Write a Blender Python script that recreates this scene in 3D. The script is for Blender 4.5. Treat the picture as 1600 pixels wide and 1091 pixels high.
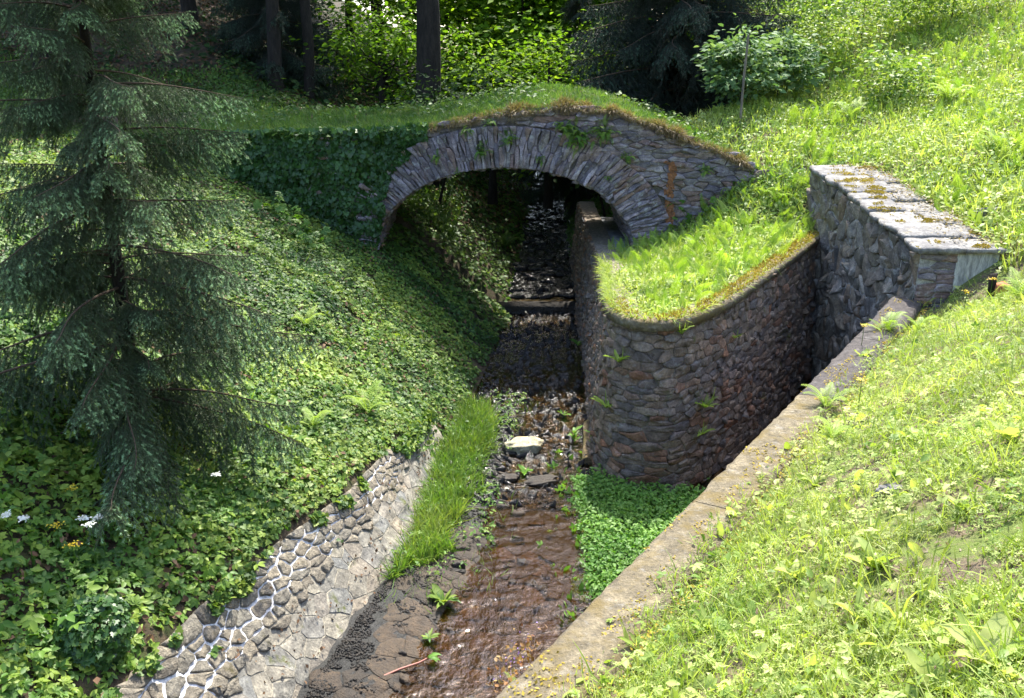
import bpy, math, random
import numpy as np
from math import radians as R, pi as PI
SC = bpy.context.scene
for o_ in list(bpy.data.objects): bpy.data.objects.remove(o_)

# ------------------------------------------------------------------ camera, world, sun, exposure
CAM_H, PITCH, F_PX = 6.0, R(18), 1400.0
cd = bpy.data.cameras.new("camera"); cam = bpy.data.objects.new("camera", cd)
SC.collection.objects.link(cam); SC.camera = cam
cam.location = (0, 0, CAM_H); cam.rotation_euler = (PI/2 - PITCH, 0, 0)
cd.sensor_width = 36; cd.lens = F_PX/1600*36; cd.clip_start = .05; cd.clip_end = 500
SUN = np.array([.12, .48, .86]); SUN /= np.linalg.norm(SUN)
W = bpy.data.worlds.new("World"); SC.world = W; W.use_nodes = True
wn = W.node_tree; bg = wn.nodes['Background']
sky = wn.nodes.new('ShaderNodeTexSky'); sky.sky_type = 'NISHITA'; sky.sun_disc = False
sky.sun_elevation = math.asin(SUN[2]); sky.sun_rotation = math.atan2(SUN[0], SUN[1])
sky.air_density = 1.0; sky.dust_density = 2.2
wn.links.new(sky.outputs[0], bg.inputs[0]); bg.inputs[1].default_value = .15
sl = bpy.data.lights.new("sun", 'SUN'); sl.energy = 3.0; sl.angle = R(.53); sl.color = (1, .95, .85)
so = bpy.data.objects.new("sun", sl); SC.collection.objects.link(so)
from mathutils import Vector, Matrix
so.rotation_euler = Vector(SUN).to_track_quat('Z', 'Y').to_euler(); so.location = (10, 20, 40)
SC.view_settings.view_transform = 'Standard'; SC.view_settings.look = 'None'
SC.view_settings.exposure = 2.0; SC.view_settings.gamma = 1
SC.cycles.max_bounces = 8; SC.cycles.diffuse_bounces = 4; SC.cycles.glossy_bounces = 3
SC.cycles.transmission_bounces = 6; SC.cycles.transparent_max_bounces = 12
SC.cycles.use_denoising = True; SC.cycles.sample_clamp_indirect = 6
SC.cycles.caustics_reflective = False; SC.cycles.caustics_refractive = False

RS = np.random.RandomState(7)
def rnd(a=0., b=1., n=None): return RS.uniform(a, b, n)
def smooth(x, a, b):
    t = np.clip((np.asarray(x, float)-a)/(b-a), 0, 1); return t*t*(3-2*t)
def unit(v): v = np.asarray(v, float); return v/np.maximum(np.linalg.norm(v, axis=-1, keepdims=True), 1e-9)
_nc = [(RS.normal(0, 1, 2), rnd(0, 6.28)) for _ in range(24)]
def noise2(x, y, sc=1.):
    x = np.asarray(x, float)/sc; y = np.asarray(y, float)/sc; s = 0
    for k, (w, p) in enumerate(_nc):
        q = 1+.35*(k//6); s = s + np.sin(q*(w[0]*x*2+w[1]*y*2)+p)/q
    return s/6

# ------------------------------------------------------------------ mesh helpers
class MB:                                   # collects vertices, faces, tints; build() links ONE mesh object
    def __init__(s): s.v = []; s.f = []; s.t = []; s.n = 0
    def add(s, V, F, tint=.5, mat=0):
        V = np.asarray(V, float).reshape(-1, 3)
        t = np.broadcast_to(np.asarray(tint, float), (len(V),))
        s.v.append(V); s.t.append(t)
        for A in (F if isinstance(F, list) else [F]):
            A = np.asarray(A, np.int64)
            if A.size: s.f.append((A+s.n, mat))
        s.n += len(V); return s
    def poly(s, V, tint=.5, mat=0): return s.add(V, np.arange(len(V))[None, :], tint, mat)
    def mesh(s, name, mats, smooth_=False):
        me = bpy.data.meshes.new(name)
        V = np.concatenate(s.v).astype(np.float32); T = np.concatenate(s.t).astype(np.float32)
        me.vertices.add(len(V)); me.vertices.foreach_set('co', V.ravel())
        lv = np.concatenate([A.ravel() for A, m in s.f]); tot = np.concatenate([np.full(len(A), A.shape[1]) for A, m in s.f])
        mi = np.concatenate([np.full(len(A), m) for A, m in s.f])
        me.loops.add(len(lv)); me.loops.foreach_set('vertex_index', lv.astype(np.int32))
        me.polygons.add(len(tot)); st = np.concatenate([[0], np.cumsum(tot)[:-1]])
        me.polygons.foreach_set('loop_start', st.astype(np.int32))
        me.polygons.foreach_set('material_index', mi.astype(np.int32))
        if smooth_: me.polygons.foreach_set('use_smooth', np.ones(len(tot), bool))
        for m in (mats if isinstance(mats, (list, tuple)) else [mats]): me.materials.append(m)
        at = me.attributes.new('tint', 'FLOAT', 'POINT'); at.data.foreach_set('value', T)
        me.update(calc_edges=True); return me
    def build(s, name, mats, parent=None, smooth_=False):
        o = bpy.data.objects.new(name, s.mesh(name, mats, smooth_)); SC.collection.objects.link(o)
        if parent is not None: o.parent = parent
        return o
def tag(o, label=None, cat=None, group=None, kind=None):
    if label: o['label'] = label
    if cat: o['category'] = cat
    if group: o['group'] = group
    if kind: o['kind'] = kind
    return o
def empty(name, label, cat, loc=(0, 0, 0), group=None, rz=0):
    o = bpy.data.objects.new(name, None); SC.collection.objects.link(o); o.location = loc
    o.rotation_euler = (0, 0, rz); o.empty_display_size = .2
    return tag(o, label, cat, group)
def put(me, name, parent=None, M=None):
    o = bpy.data.objects.new(name, me); SC.collection.objects.link(o)
    if parent is not None: o.parent = parent
    if M is not None: o.matrix_basis = M
    return o
def scatter(mb, tpl, pos, D, N, size, tint=.5, mat=0, wid=1.):
    """copies of template (V,F,tintoffset): local y along D, local z near N"""
    V, F, to = tpl; n = len(pos)
    if n == 0: return
    D = unit(D); X = unit(np.cross(D, N)); Z = np.cross(X, D)
    size = np.broadcast_to(np.asarray(size, float), (n,)); wid = np.broadcast_to(np.asarray(wid, float), (n,))
    P = (pos[:, None, :] + (V[None, :, 0:1]*X[:, None, :]*wid[:, None, None] + V[None, :, 1:2]*D[:, None, :] + V[None, :, 2:3]*Z[:, None, :])*size[:, None, None])
    T = np.clip(np.broadcast_to(np.asarray(tint, float), (n,))[:, None]+to[None, :], 0, 1)
    off = (np.arange(n)*len(V))[:, None, None]
    for A in (F if isinstance(F, list) else [F]):
        pass
    Fs = [(A[None]+off).reshape(-1, A.shape[1]) for A in (F if isinstance(F, list) else [F])]
    mb.add(P.reshape(-1, 3), Fs, T.ravel(), mat)
def tube(mb, pts, rad, seg=8, tint=.5, mat=0, cap=True):
    P = np.asarray(pts, float); n = len(P); rad = np.broadcast_to(np.asarray(rad, float), (n,))
    T = unit(np.gradient(P, axis=0)); up = np.array([0, 0, 1.]) if abs(T[0][2]) < .9 else np.array([1., 0, 0])
    A = unit(np.cross(T, up)); B = np.cross(T, A)
    a = np.arange(seg)*2*PI/seg
    V = P[:, None, :] + rad[:, None, None]*(np.cos(a)[None, :, None]*A[:, None, :]+np.sin(a)[None, :, None]*B[:, None, :])
    F = [[i*seg+j, i*seg+(j+1) % seg, (i+1)*seg+(j+1) % seg, (i+1)*seg+j] for i in range(n-1) for j in range(seg)]
    mb.add(V.reshape(-1, 3), np.array(F), tint, mat)
    if cap:
        mb.poly(V[-1], tint if np.isscalar(tint) else .5, mat); mb.poly(V[0][::-1], tint if np.isscalar(tint) else .5, mat)
def grid(mb, P, tint=.5, mat=0, mask=None, flip=False):
    a, b = P.shape[:2]; I = np.arange(a*b).reshape(a, b)
    Q = np.stack([I[:-1, :-1], I[1:, :-1], I[1:, 1:], I[:-1, 1:]], -1).reshape(-1, 4)
    if flip: Q = Q[:, ::-1]
    if mask is not None: Q = Q[mask.reshape(-1)]
    mb.add(P.reshape(-1, 3), Q, tint if np.isscalar(tint) else np.asarray(tint).reshape(-1), mat)
def box(mb, c, s, rz=0., tint=.5, mat=0, bev=.0, jit=0.):
    x, y, z = np.array(s)/2
    V = np.array([(sx*x, sy*y, sz*z) for sz in (-1, 1) for sy in (-1, 1) for sx in (-1, 1)], float)
    V += RS.normal(0, 1, V.shape)*jit
    c_, s_ = math.cos(rz), math.sin(rz); V = V@np.array([[c_, s_, 0], [-s_, c_, 0], [0, 0, 1]])+np.array(c)
    mb.add(V, np.array([[0, 2, 3, 1], [4, 5, 7, 6], [0, 1, 5, 4], [2, 6, 7, 3], [0, 4, 6, 2], [1, 3, 7, 5]]), tint, mat)

def px(u, v, z=None, Y=None):               # a point of the photograph on a height or a depth, in world metres
    x = (u-800)/F_PX; y = (v-545)/F_PX
    d = np.array([x, math.cos(PITCH)-y*math.sin(PITCH), -math.sin(PITCH)-y*math.cos(PITCH)])
    t = (z-CAM_H)/d[2] if Y is None else Y/d[1]
    return np.array([0, 0, CAM_H])+t*d
def project(P):
    dz = P[:, 2]-CAM_H; dep = P[:, 1]*math.cos(PITCH)-dz*math.sin(PITCH)
    y = P[:, 1]*math.sin(PITCH)+dz*math.cos(PITCH); dep_ = np.maximum(dep, .05)
    return 800+F_PX*P[:, 0]/dep_, 545-F_PX*y/dep_, dep
def inview(P, m=260, mb_=160):
    u, v, d = project(P); return (d > .3) & (u > -m) & (u < 1600+m) & (v > -mb_) & (v < 1091+m)

# ------------------------------------------------------------------ materials
def nodes(name):
    m = bpy.data.materials.new(name); m.use_nodes = True; nt = m.node_tree
    return m, nt, nt.nodes['Principled BSDF']
def add(nt, t, **kw):
    n = nt.nodes.new(t)
    for k, v in kw.items():
        if k.startswith('i_'): n.inputs[int(k[2:]) if k[2:].isdigit() else k[2:]].default_value = v
        else: setattr(n, k, v)
    return n
def ramp(nt, cols, interp='LINEAR'):
    r = nt.nodes.new('ShaderNodeValToRGB'); e = r.color_ramp.elements; r.color_ramp.interpolation = interp
    while len(e) < len(cols): e.new(.5)
    for k, (p, c) in enumerate(cols): e[k].position = p; e[k].color = (*c, 1)
    return r
def noise(nt, scale, detail=4, rough=.6, vec=None, stretch=None):
    n = add(nt, 'ShaderNodeTexNoise'); n.inputs['Scale'].default_value = scale; n.inputs['Detail'].default_value = detail
    n.inputs['Roughness'].default_value = rough
    if vec is None:
        tc = add(nt, 'ShaderNodeTexCoord'); vec = tc.outputs['Object']
    if stretch:
        mp = add(nt, 'ShaderNodeMapping'); mp.inputs['Scale'].default_value = stretch; nt.links.new(vec, mp.inputs[0]); vec = mp.outputs[0]
    nt.links.new(vec, n.inputs['Vector']); return n
def mixc(nt, fac, a, b, mode='MIX'):
    m = add(nt, 'ShaderNodeMix', data_type='RGBA', blend_type=mode)
    for s, i in ((fac, 0), (a, 6), (b, 7)):
        if hasattr(s, 'is_linked') or hasattr(s, 'links'): nt.links.new(s, m.inputs[i])
        else: m.inputs[i].default_value = s if i == 0 else (*s, 1)
    return m.outputs[2]
def leaf_mat(name, cols, transl=.38, rough=.5, tcol=None, spec=.35, amt=1.):
    m, nt, p = nodes(name)
    a = add(nt, 'ShaderNodeAttribute', attribute_name='tint')
    r = ramp(nt, [(i/(len(cols)-1), c) for i, c in enumerate(cols)]); nt.links.new(a.outputs['Fac'], r.inputs[0])
    n = noise(nt, 1.1, 3); rr = ramp(nt, [(.3, (.72, .74, .7)), (.7, (1.2, 1.2, 1.1))]); nt.links.new(n.outputs[0], rr.inputs[0])
    c = mixc(nt, 1., r.outputs[0], rr.outputs[0], 'MULTIPLY')
    nt.links.new(c, p.inputs['Base Color']); p.inputs['Roughness'].default_value = rough
    p.inputs['Specular IOR Level'].default_value = spec
    tr = add(nt, 'ShaderNodeBsdfTranslucent')
    tc = mixc(nt, 1., c, tcol or (1.25, 1.3, .55), 'MULTIPLY'); nt.links.new(tc, tr.inputs[0])
    mx = add(nt, 'ShaderNodeMixShader'); mx.inputs[0].default_value = transl
    nt.links.new(p.outputs[0], mx.inputs[1]); nt.links.new(tr.outputs[0], mx.inputs[2])
    nt.links.new(mx.outputs[0], nt.nodes['Material Output'].inputs[0]); return m
def stone_mat(name, cols, rough=.8, bump=.5, scale=9., moss=0., streak=(1, 1, 1), lichen=0., mosscol=(.09, .10, .02), wet=0., rust=0.):
    m, nt, p = nodes(name)
    a = add(nt, 'ShaderNodeAttribute', attribute_name='tint')
    r = ramp(nt, [(i/(len(cols)-1), c) for i, c in enumerate(cols)]); nt.links.new(a.outputs['Fac'], r.inputs[0])
    n1 = noise(nt, scale, 8, .65, stretch=streak); n2 = noise(nt, scale*4.5, 6, .7, stretch=streak)
    g = ramp(nt, [(.28, (.45, .45, .47)), (.5, (.95, .95, .95)), (.72, (1.6, 1.58, 1.52))]); nt.links.new(n1.outputs[0], g.inputs[0])
    c = mixc(nt, 1., r.outputs[0], g.outputs[0], 'MULTIPLY')
    g2 = ramp(nt, [(.35, (.7, .7, .7)), (.65, (1.3, 1.3, 1.3))]); nt.links.new(n2.outputs[0], g2.inputs[0])
    c = mixc(nt, 1., c, g2.outputs[0], 'MULTIPLY')
    if lichen:
        n3 = noise(nt, 6, 6, .7); l = ramp(nt, [(.56, (0, 0, 0)), (.64, (lichen,)*3)]); nt.links.new(n3.outputs[0], l.inputs[0])
        c = mixc(nt, l.outputs[0], c, (.42, .42, .40))
    if rust:
        n5 = noise(nt, 2.3, 5, .6); l = ramp(nt, [(.55, (0, 0, 0)), (.7, (rust,)*3)]); nt.links.new(n5.outputs[0], l.inputs[0])
        c = mixc(nt, l.outputs[0], c, (.16, .07, .035))
    if moss:
        n4 = noise(nt, 3.1, 7, .7); l = ramp(nt, [(.62-.3*moss, (0, 0, 0)), (.74-.3*moss, (1, 1, 1))]); nt.links.new(n4.outputs[0], l.inputs[0])
        c = mixc(nt, l.outputs[0], c, mosscol)
    nt.links.new(c, p.inputs['Base Color']); p.inputs['Roughness'].default_value = rough
    p.inputs['Specular IOR Level'].default_value = .3+wet
    if wet:
        rr = ramp(nt, [(.35, (rough-.55*wet,)*3), (.7, (rough,)*3)]); nt.links.new(n1.outputs[0], rr.inputs[0]); nt.links.new(rr.outputs[0], p.inputs['Roughness'])
    hs = add(nt, 'ShaderNodeMath', operation='MULTIPLY_ADD'); hs.inputs[1].default_value = .35
    nt.links.new(n2.outputs[0], hs.inputs[0]); nt.links.new(n1.outputs[0], hs.inputs[2])
    b = add(nt, 'ShaderNodeBump'); b.inputs['Strength'].default_value = bump; b.inputs['Distance'].default_value = .05
    nt.links.new(hs.outputs[0], b.inputs['Height']); nt.links.new(b.outputs[0], p.inputs['Normal']); return m

G = lambda r, g, b: (r, g, b)
M_soil = stone_mat('soil', [G(.035, .026, .016), G(.07, .052, .03)], .95, .8, 7, moss=.35, mosscol=(.045, .06, .015))
M_soilR = stone_mat('grassy_soil', [G(.11, .085, .055), G(.17, .13, .09)], .95, 1., 9, moss=.6, mosscol=(.12, .16, .035))
M_litter = stone_mat('leaf_litter_soil', [G(.04, .024, .013), G(.08, .045, .026)], .95, .8, 14)
M_slate = stone_mat('grey_slate', [G(0.155, 0.140, 0.158), G(0.248, 0.215, 0.237), G(0.128, 0.115, 0.140), G(0.303, 0.266, 0.287), G(0.210, 0.136, 0.112), G(0.217, 0.194, 0.224)], .8, .9, 7, streak=(1, 1, 2.2), lichen=.55, rust=.5)
M_slatev = stone_mat('upright_slate', [G(0.163, 0.144, 0.166), G(0.264, 0.226, 0.253), G(0.132, 0.118, 0.142), G(0.326, 0.287, 0.316), G(0.225, 0.147, 0.122), G(0.225, 0.201, 0.237)], .8, .9, 8, lichen=.6, rust=.3)
M_mortard = stone_mat('dark_lime_mortar', [G(0.095, 0.086, 0.081), G(0.132, 0.119, 0.112)], .95, .8, 14)
M_wallst = stone_mat('brown_rubble', [G(0.145, 0.109, 0.080), G(0.231, 0.167, 0.117), G(0.120, 0.100, 0.090), G(0.274, 0.210, 0.152), G(0.223, 0.109, 0.059), G(0.196, 0.163, 0.138)], .85, .9, 8, lichen=.25, moss=.12, rust=.35)
M_wallmo = stone_mat('rubble_mortar', [G(0.174, 0.144, 0.113), G(0.239, 0.204, 0.163)], .95, .8, 16, moss=.2)
M_pier = stone_mat('dark_upright_slate', [G(0.137, 0.130, 0.110), G(0.221, 0.185, 0.136), G(0.105, 0.100, 0.097), G(0.315, 0.290, 0.246), G(0.189, 0.140, 0.097), G(0.242, 0.230, 0.211)], .8, .9, 8, lichen=.45)
M_piermo = stone_mat('pale_streaked_mortar', [G(0.286, 0.281, 0.270), G(0.374, 0.367, 0.345)], .95, .7, 10, lichen=.6)
M_flag = stone_mat('grey_coping_slate', [G(0.162, 0.157, 0.153), G(0.212, 0.204, 0.191)], .85, .7, 6, lichen=.35, moss=.1, mosscol=(.16, .13, .05))
M_conc = stone_mat('weathered_concrete', [G(0.134, 0.113, 0.074), G(0.193, 0.162, 0.107)], .95, .9, 11, lichen=.22, moss=.45, mosscol=(.15, .115, .05))
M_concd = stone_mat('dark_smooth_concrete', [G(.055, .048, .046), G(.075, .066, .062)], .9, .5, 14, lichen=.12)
M_render = stone_mat('cement_render', [G(.34, .35, .34), G(.40, .40, .39)], .9, .3, 5, streak=(3, 3, .5))
M_bench = stone_mat('grey_concrete', [G(.20, .21, .23), G(.24, .25, .27)], .9, .4, 5)
M_moss = leaf_mat('ochre_moss', [G(.20, .15, .03), G(.38, .28, .05), G(.46, .36, .09)], .2, .9, spec=.1)
M_revd = stone_mat('rough_revetment_stone', [G(0.175, 0.154, 0.120), G(0.248, 0.216, 0.164), G(0.193, 0.180, 0.148), G(0.276, 0.238, 0.176)], .9, 1., 14, moss=.12, mosscol=(.07, .06, .02))
M_revl = stone_mat('pale_flagstone', [G(0.179, 0.164, 0.133), G(0.226, 0.207, 0.164), G(0.164, 0.164, 0.152), G(0.257, 0.218, 0.164)], .85, .5, 9, moss=.05)
M_white = stone_mat('white_mortar', [G(0.564, 0.562, 0.566), G(0.676, 0.674, 0.677)], .9, .6, 8, moss=.08, mosscol=(.22, .20, .16))
M_tan = stone_mat('tan_mortar', [G(0.275, 0.250, 0.194), G(0.338, 0.306, 0.237)], .95, .5, 12)
M_bed = stone_mat('wet_stream_bed', [G(0.002, 0.003, 0.002), G(0.007, 0.006, 0.003), G(0.016, 0.011, 0.005)], .62, 1., 9, wet=.35)
M_bedst = stone_mat('wet_bed_stone', [G(.009, .008, .007), G(.017, .014, .010), G(.034, .023, .013), G(.062, .041, .022)], .7, .9, 9, wet=.2)
M_bedwet = stone_mat('glistening_stream_rock', [G(.007, .006, .006), G(.014, .012, .010), G(.028, .021, .015)], .34, 1., 14, wet=.35)
M_rock = stone_mat('pale_boulder', [G(.34, .30, .19), G(.42, .38, .26)], .85, .8, 8)
M_bark = stone_mat('dark_bark', [G(.014, .011, .009), G(.028, .023, .018)], .95, 1., 10, streak=(1, 1, .25))
M_wood = stone_mat('rotting_wood', [G(.13, .09, .05), G(.20, .15, .08)], .9, 1., 12, moss=.4, mosscol=(.12, .11, .02))
M_post = stone_mat('grey_post', [G(.15, .13, .11), G(.2, .17, .14)], .9, .6, 20, streak=(1, 1, .1))
M_brick = stone_mat('orange_brick', [G(.35, .13, .06), G(.4, .17, .08)], .9, .6, 14)
M_rust = stone_mat('rust_stain', [G(.20, .09, .045), G(.27, .12, .055)], .95, .8, 14)
M_pink = leaf_mat('pink_stalk', [G(.28, .10, .09), G(.36, .17, .13)], .1)

M_grassR = leaf_mat('sunny_grass', [G(.15, .24, .04), G(.32, .41, .09), G(.48, .52, .19)], .45)
M_leafR = leaf_mat('sunny_weeds', [G(.13, .23, .04), G(.30, .39, .09), G(.48, .52, .20)], .42)
M_fernR = leaf_mat('sunny_fern', [G(.20, .34, .04), G(.36, .47, .09)], .45)
M_hill = leaf_mat('hillside_weeds', [G(.11, .21, .045), G(.25, .35, .08), G(.43, .49, .17)], .42)
M_ivy = leaf_mat('ivy', [G(.018, .055, .014), G(.05, .125, .026), G(.17, .27, .045)], .25, .42, spec=.4)
M_ivyb = leaf_mat('bank_ivy', [G(0.030, 0.076, 0.019), G(0.085, 0.170, 0.034), G(0.246, 0.315, 0.060)], .35, .5, spec=.3)
M_herb = leaf_mat('woodland_herb', [G(.035, .10, .014), G(.095, .20, .026), G(.25, .34, .05)], .38, .5)
M_cress = leaf_mat('watercress', [G(0.088, 0.216, 0.033), G(0.188, 0.336, 0.065)], .4)
M_sgrass = leaf_mat('stream_grass', [G(.06, .14, .02), G(.13, .24, .04), G(.22, .28, .07)], .45)
M_dgrass = leaf_mat('deck_grass', [G(.05, .12, .02), G(.10, .19, .04), G(.17, .23, .06)], .45)
M_dry = leaf_mat('dry_grass', [G(.12, .085, .045), G(.21, .155, .085), G(.30, .235, .14)], .3)
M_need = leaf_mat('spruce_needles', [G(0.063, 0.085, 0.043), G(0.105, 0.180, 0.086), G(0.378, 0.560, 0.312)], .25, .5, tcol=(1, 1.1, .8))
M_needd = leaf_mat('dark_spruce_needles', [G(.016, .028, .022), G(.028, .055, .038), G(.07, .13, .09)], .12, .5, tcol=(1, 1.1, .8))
M_twig = stone_mat('spruce_twig', [G(.055, .038, .026), G(.085, .06, .04)], .95, .3, 30)
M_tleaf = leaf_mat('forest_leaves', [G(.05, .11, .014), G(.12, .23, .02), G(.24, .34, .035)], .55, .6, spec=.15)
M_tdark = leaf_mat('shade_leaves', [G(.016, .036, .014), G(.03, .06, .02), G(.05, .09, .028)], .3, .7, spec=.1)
M_shrub = leaf_mat('pale_shrub', [G(.07, .14, .06), G(.13, .22, .10), G(.22, .31, .16)], .35, .6, spec=.2)
M_brown = leaf_mat('dead_leaves', [G(.06, .032, .018), G(.14, .075, .04), G(.22, .14, .085)], .15, .8)
M_red = leaf_mat('reddish_weed', [G(.22, .08, .03), G(.3, .2, .05)], .35)
M_yel = leaf_mat('yellow_petals', [G(.6, .42, .02), G(.75, .55, .03)], .3)
M_whi = leaf_mat('white_petals', [G(.7, .7, .68), G(.8, .8, .78)], .3, tcol=(1, 1, 1))
M_vio = leaf_mat('violet_petals', [G(.3, .15, .5), G(.4, .25, .6)], .3, tcol=(1, 1, 1))

def water_mat():
    m, nt, p = nodes('stream_water'); nt.nodes.remove(p)
    n1 = noise(nt, 7, 3, .55, stretch=(1, .55, 1)); n2 = noise(nt, 26, 3, .6)
    geo = add(nt, 'ShaderNodeNewGeometry'); sx = add(nt, 'ShaderNodeSeparateXYZ'); nt.links.new(geo.outputs[0], sx.inputs[0])
    mr = add(nt, 'ShaderNodeMapRange'); mr.inputs[1].default_value = 11; mr.inputs[2].default_value = 13.2; mr.inputs[3].default_value = .25; mr.inputs[4].default_value = 1
    nt.links.new(sx.outputs[1], mr.inputs[0])
    ad = add(nt, 'ShaderNodeMath', operation='MULTIPLY_ADD'); nt.links.new(n2.outputs[0], ad.inputs[0]); nt.links.new(mr.outputs[0], ad.inputs[1]); nt.links.new(n1.outputs[0], ad.inputs[2])
    b = add(nt, 'ShaderNodeBump'); b.inputs['Distance'].default_value = .14; nt.links.new(ad.outputs[0], b.inputs['Height']); b.inputs['Strength'].default_value = .22
    tr = add(nt, 'ShaderNodeBsdfTransparent'); tr.inputs[0].default_value = (.80, .68, .48, 1)
    gl = add(nt, 'ShaderNodeBsdfGlossy'); gl.inputs['Roughness'].default_value = .035; gl.inputs[0].default_value = (1, 1, 1, 1)
    nt.links.new(b.outputs[0], gl.inputs['Normal'])
    fr = add(nt, 'ShaderNodeFresnel'); fr.inputs[0].default_value = 1.42; nt.links.new(b.outputs[0], fr.inputs['Normal'])
    mx = add(nt, 'ShaderNodeMixShader'); nt.links.new(fr.outputs[0], mx.inputs[0]); nt.links.new(tr.outputs[0], mx.inputs[1]); nt.links.new(gl.outputs[0], mx.inputs[2])
    nt.links.new(mx.outputs[0], nt.nodes['Material Output'].inputs[0]); return m
M_water = water_mat()

# ------------------------------------------------------------------ lie of the land
_fl = np.array([(-8, -5.2), (3, -2.8), (7.33, -2.02), (9.96, -1.29), (12.8, -1.08), (15.6, -.71), (18.7, -.35), (21.3, -.11), (30, .54), (48, 1.6), (90, 4)])
_fr = np.array([(-8, 1.2), (13, 1.2), (14.6, 1.26), (20.7, 1.54), (25, 1.75), (30, 1.9), (48, 2.9), (90, 5)])
footL = lambda Y: np.interp(Y, _fl[:, 0], _fl[:, 1])
footR = lambda Y: np.interp(Y, _fr[:, 0], _fr[:, 1])
revW = lambda Y: np.interp(Y, [3, 6, 8.5, 10.5, 12.2, 14], [1.05, .98, .88, .72, .45, .3])
revH = lambda Y: np.interp(Y, [3, 6, 8.5, 10.5, 12.2, 14], [1.3, 1.25, 1.1, .95, .8, .7])
def bedz(X, Y):
    X = np.asarray(X, float); Y = np.asarray(Y, float)
    z = -.062+.03*noise2(X, Y, .5)+.02*noise2(X+9, Y, .17)
    dl = X-footL(Y); z = z+.14*(1-smooth(dl, .45, 1.15))*smooth(Y, 6, 8)*(1-smooth(Y, 14, 16))
    z = z+.022*(1-smooth(dl, .3, .9))*(1-smooth(Y, 9.5, 11))
    z = z+.32*smooth(Y, 21.2, 21.4)+.035*(Y-21.4)*(Y > 21.4)
    return z
WL = lambda Y: np.where(np.asarray(Y) > 21.3, .30+.035*(np.asarray(Y)-21.4), 0.)      # water level
CA, CB = np.array([-.11, 4.28]), np.array([5.72, 13.12])                              # edge of the concrete coping
cdir = unit(CB-CA); cnor = np.array([cdir[1], -cdir[0]])
def cop_d(X, Y): return (X-CA[0])*cnor[0]+(Y-CA[1])*cnor[1]
CWp = np.array([(1.86, 25), (1.80, 21), (1.76, 18), (1.66, 15.7), (1.53, 13.8), (1.46, 12.8), (1.52, 12.3), (1.69, 11.98), (1.95, 11.85), (2.24, 11.92), (2.6, 12.22), (3.12, 12.80), (4.24, 14.5), (5.2, 16.05), (5.99, 17.32)])
CWz = np.array([2.2, 2.2, 2.2, 2.33, 2.46, 2.5, 2.5, 2.5, 2.5, 2.5, 2.52, 2.55, 2.62, 2.66, 2.70])
def resample(P, step):
    P = np.asarray(P, float); s = np.r_[0, np.cumsum(np.linalg.norm(np.diff(P[:, :2], axis=0), axis=1))]
    n = max(2, int(s[-1]/step)); t = np.linspace(0, s[-1], n+1)
    Q = np.stack([np.interp(t, s, P[:, k]) for k in range(P.shape[1])], 1)
    for _ in range(3): Q[1:-1] = (Q[:-2]+2*Q[1:-1]+Q[2:])/4
    return Q
CW = resample(np.c_[CWp, CWz], .1)
_t = unit(np.gradient(CW[:, :2], axis=0)); CWn = np.stack([_t[:, 1], -_t[:, 0]], 1)    # candidate outward normal
if (CWn[len(CW)//2]@np.array([.0, -1.])) < 0 and True: CWn = -CWn
# outward = towards stream / side channel
mid = np.argmin(np.abs(CW[:, 1]-20)); CWn = CWn if CWn[mid, 0] < 0 else -CWn
PX0, PX1, PY0, PY1 = 6.0, 7.16, 12.95, 18.0                                           # the pier
pier_z = lambda Y: np.interp(Y, [PY0, PY1], [3.40, 4.0])

C_ = [(.31, 4.0, 2.5), (-1.3, 1.7, 2.5), (-3.2, -1.4, 2.5), (1.75, 6.45, 2.5), (3.45, 9.2, 2.48), (5.0, 11.3, 2.45), (6.1, 12.7, 2.42), (2.0, 2.9, 3.6), (3.4, 5.35, 3.62), (5.1, 8.1, 3.55), (0, 0, 3.75), (-1.2, -2, 3.75),
 (3.5, 0, 5.2), (6.5, 4, 5.2), (8.2, 8.5, 4.9), (6.6, 10.6, 3.45), (7.3, 12.4, 3.15), (7.25, 13.2, 3.33), (7.25, 15.5, 3.62), (7.2, 17.8, 3.92), (8.6, 15.1, 3.95), (9.5, 12.5, 4.7), (12.5, 12, 6.6), (11.4, 20.8, 5.3), (9, 19, 4.55), (7.3, 20, 4.1),
 (14.8, 27.8, 7.6), (11.1, 27.5, 6.5), (7.4, 23.8, 4.85), (6, 22.7, 4.75), (5.4, 21.7, 4.7), (2.55, 18.7, 2.2), (3.95, 18.6, 2.75), (4.85, 18.65, 3.5), (6, 18.9, 3.75), (5.7, 17.6, 2.75), (5.75, 18.25, 3.3), (4.4, 15.3, 2.6), (3.5, 13.9, 2.5), (2.6, 12.9, 2.42), (2.0, 12.3, 2.42), (1.8, 13, 2.4), (2.0, 15, 2.3), (2.2, 17, 2.1), (3.0, 16, 2.4), (4, 17, 2.65), (4.6, 17.9, 2.95),
 (20, 10, 11), (22, 22, 11), (20, 36, 12), (9, 34, 6.8), (5, 30, 5.2), (12, 45, 11), (30, 30, 16), (8, -6, 8), (0, -8, 5), (6, 25.5, 4.9), (25, -5, 15), (5, 60, 12), (40, 60, 22), (40, 0, 22), (0, -30, 8), (40, -30, 24)]
C_ = np.array(C_, float)
def _U(r2): return np.where(r2 > 1e-12, r2*np.log(np.maximum(r2, 1e-12)), 0)
_n = len(C_); _K = _U(((C_[:, None, :2]-C_[None, :, :2])**2).sum(-1))+np.eye(_n)*.02
_A = np.zeros((_n+3, _n+3)); _A[:_n, :_n] = _K; _P = np.c_[np.ones(_n), C_[:, :2]]; _A[:_n, _n:] = _P; _A[_n:, :_n] = _P.T
_w = np.linalg.solve(_A, np.r_[C_[:, 2], 0, 0, 0])
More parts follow.
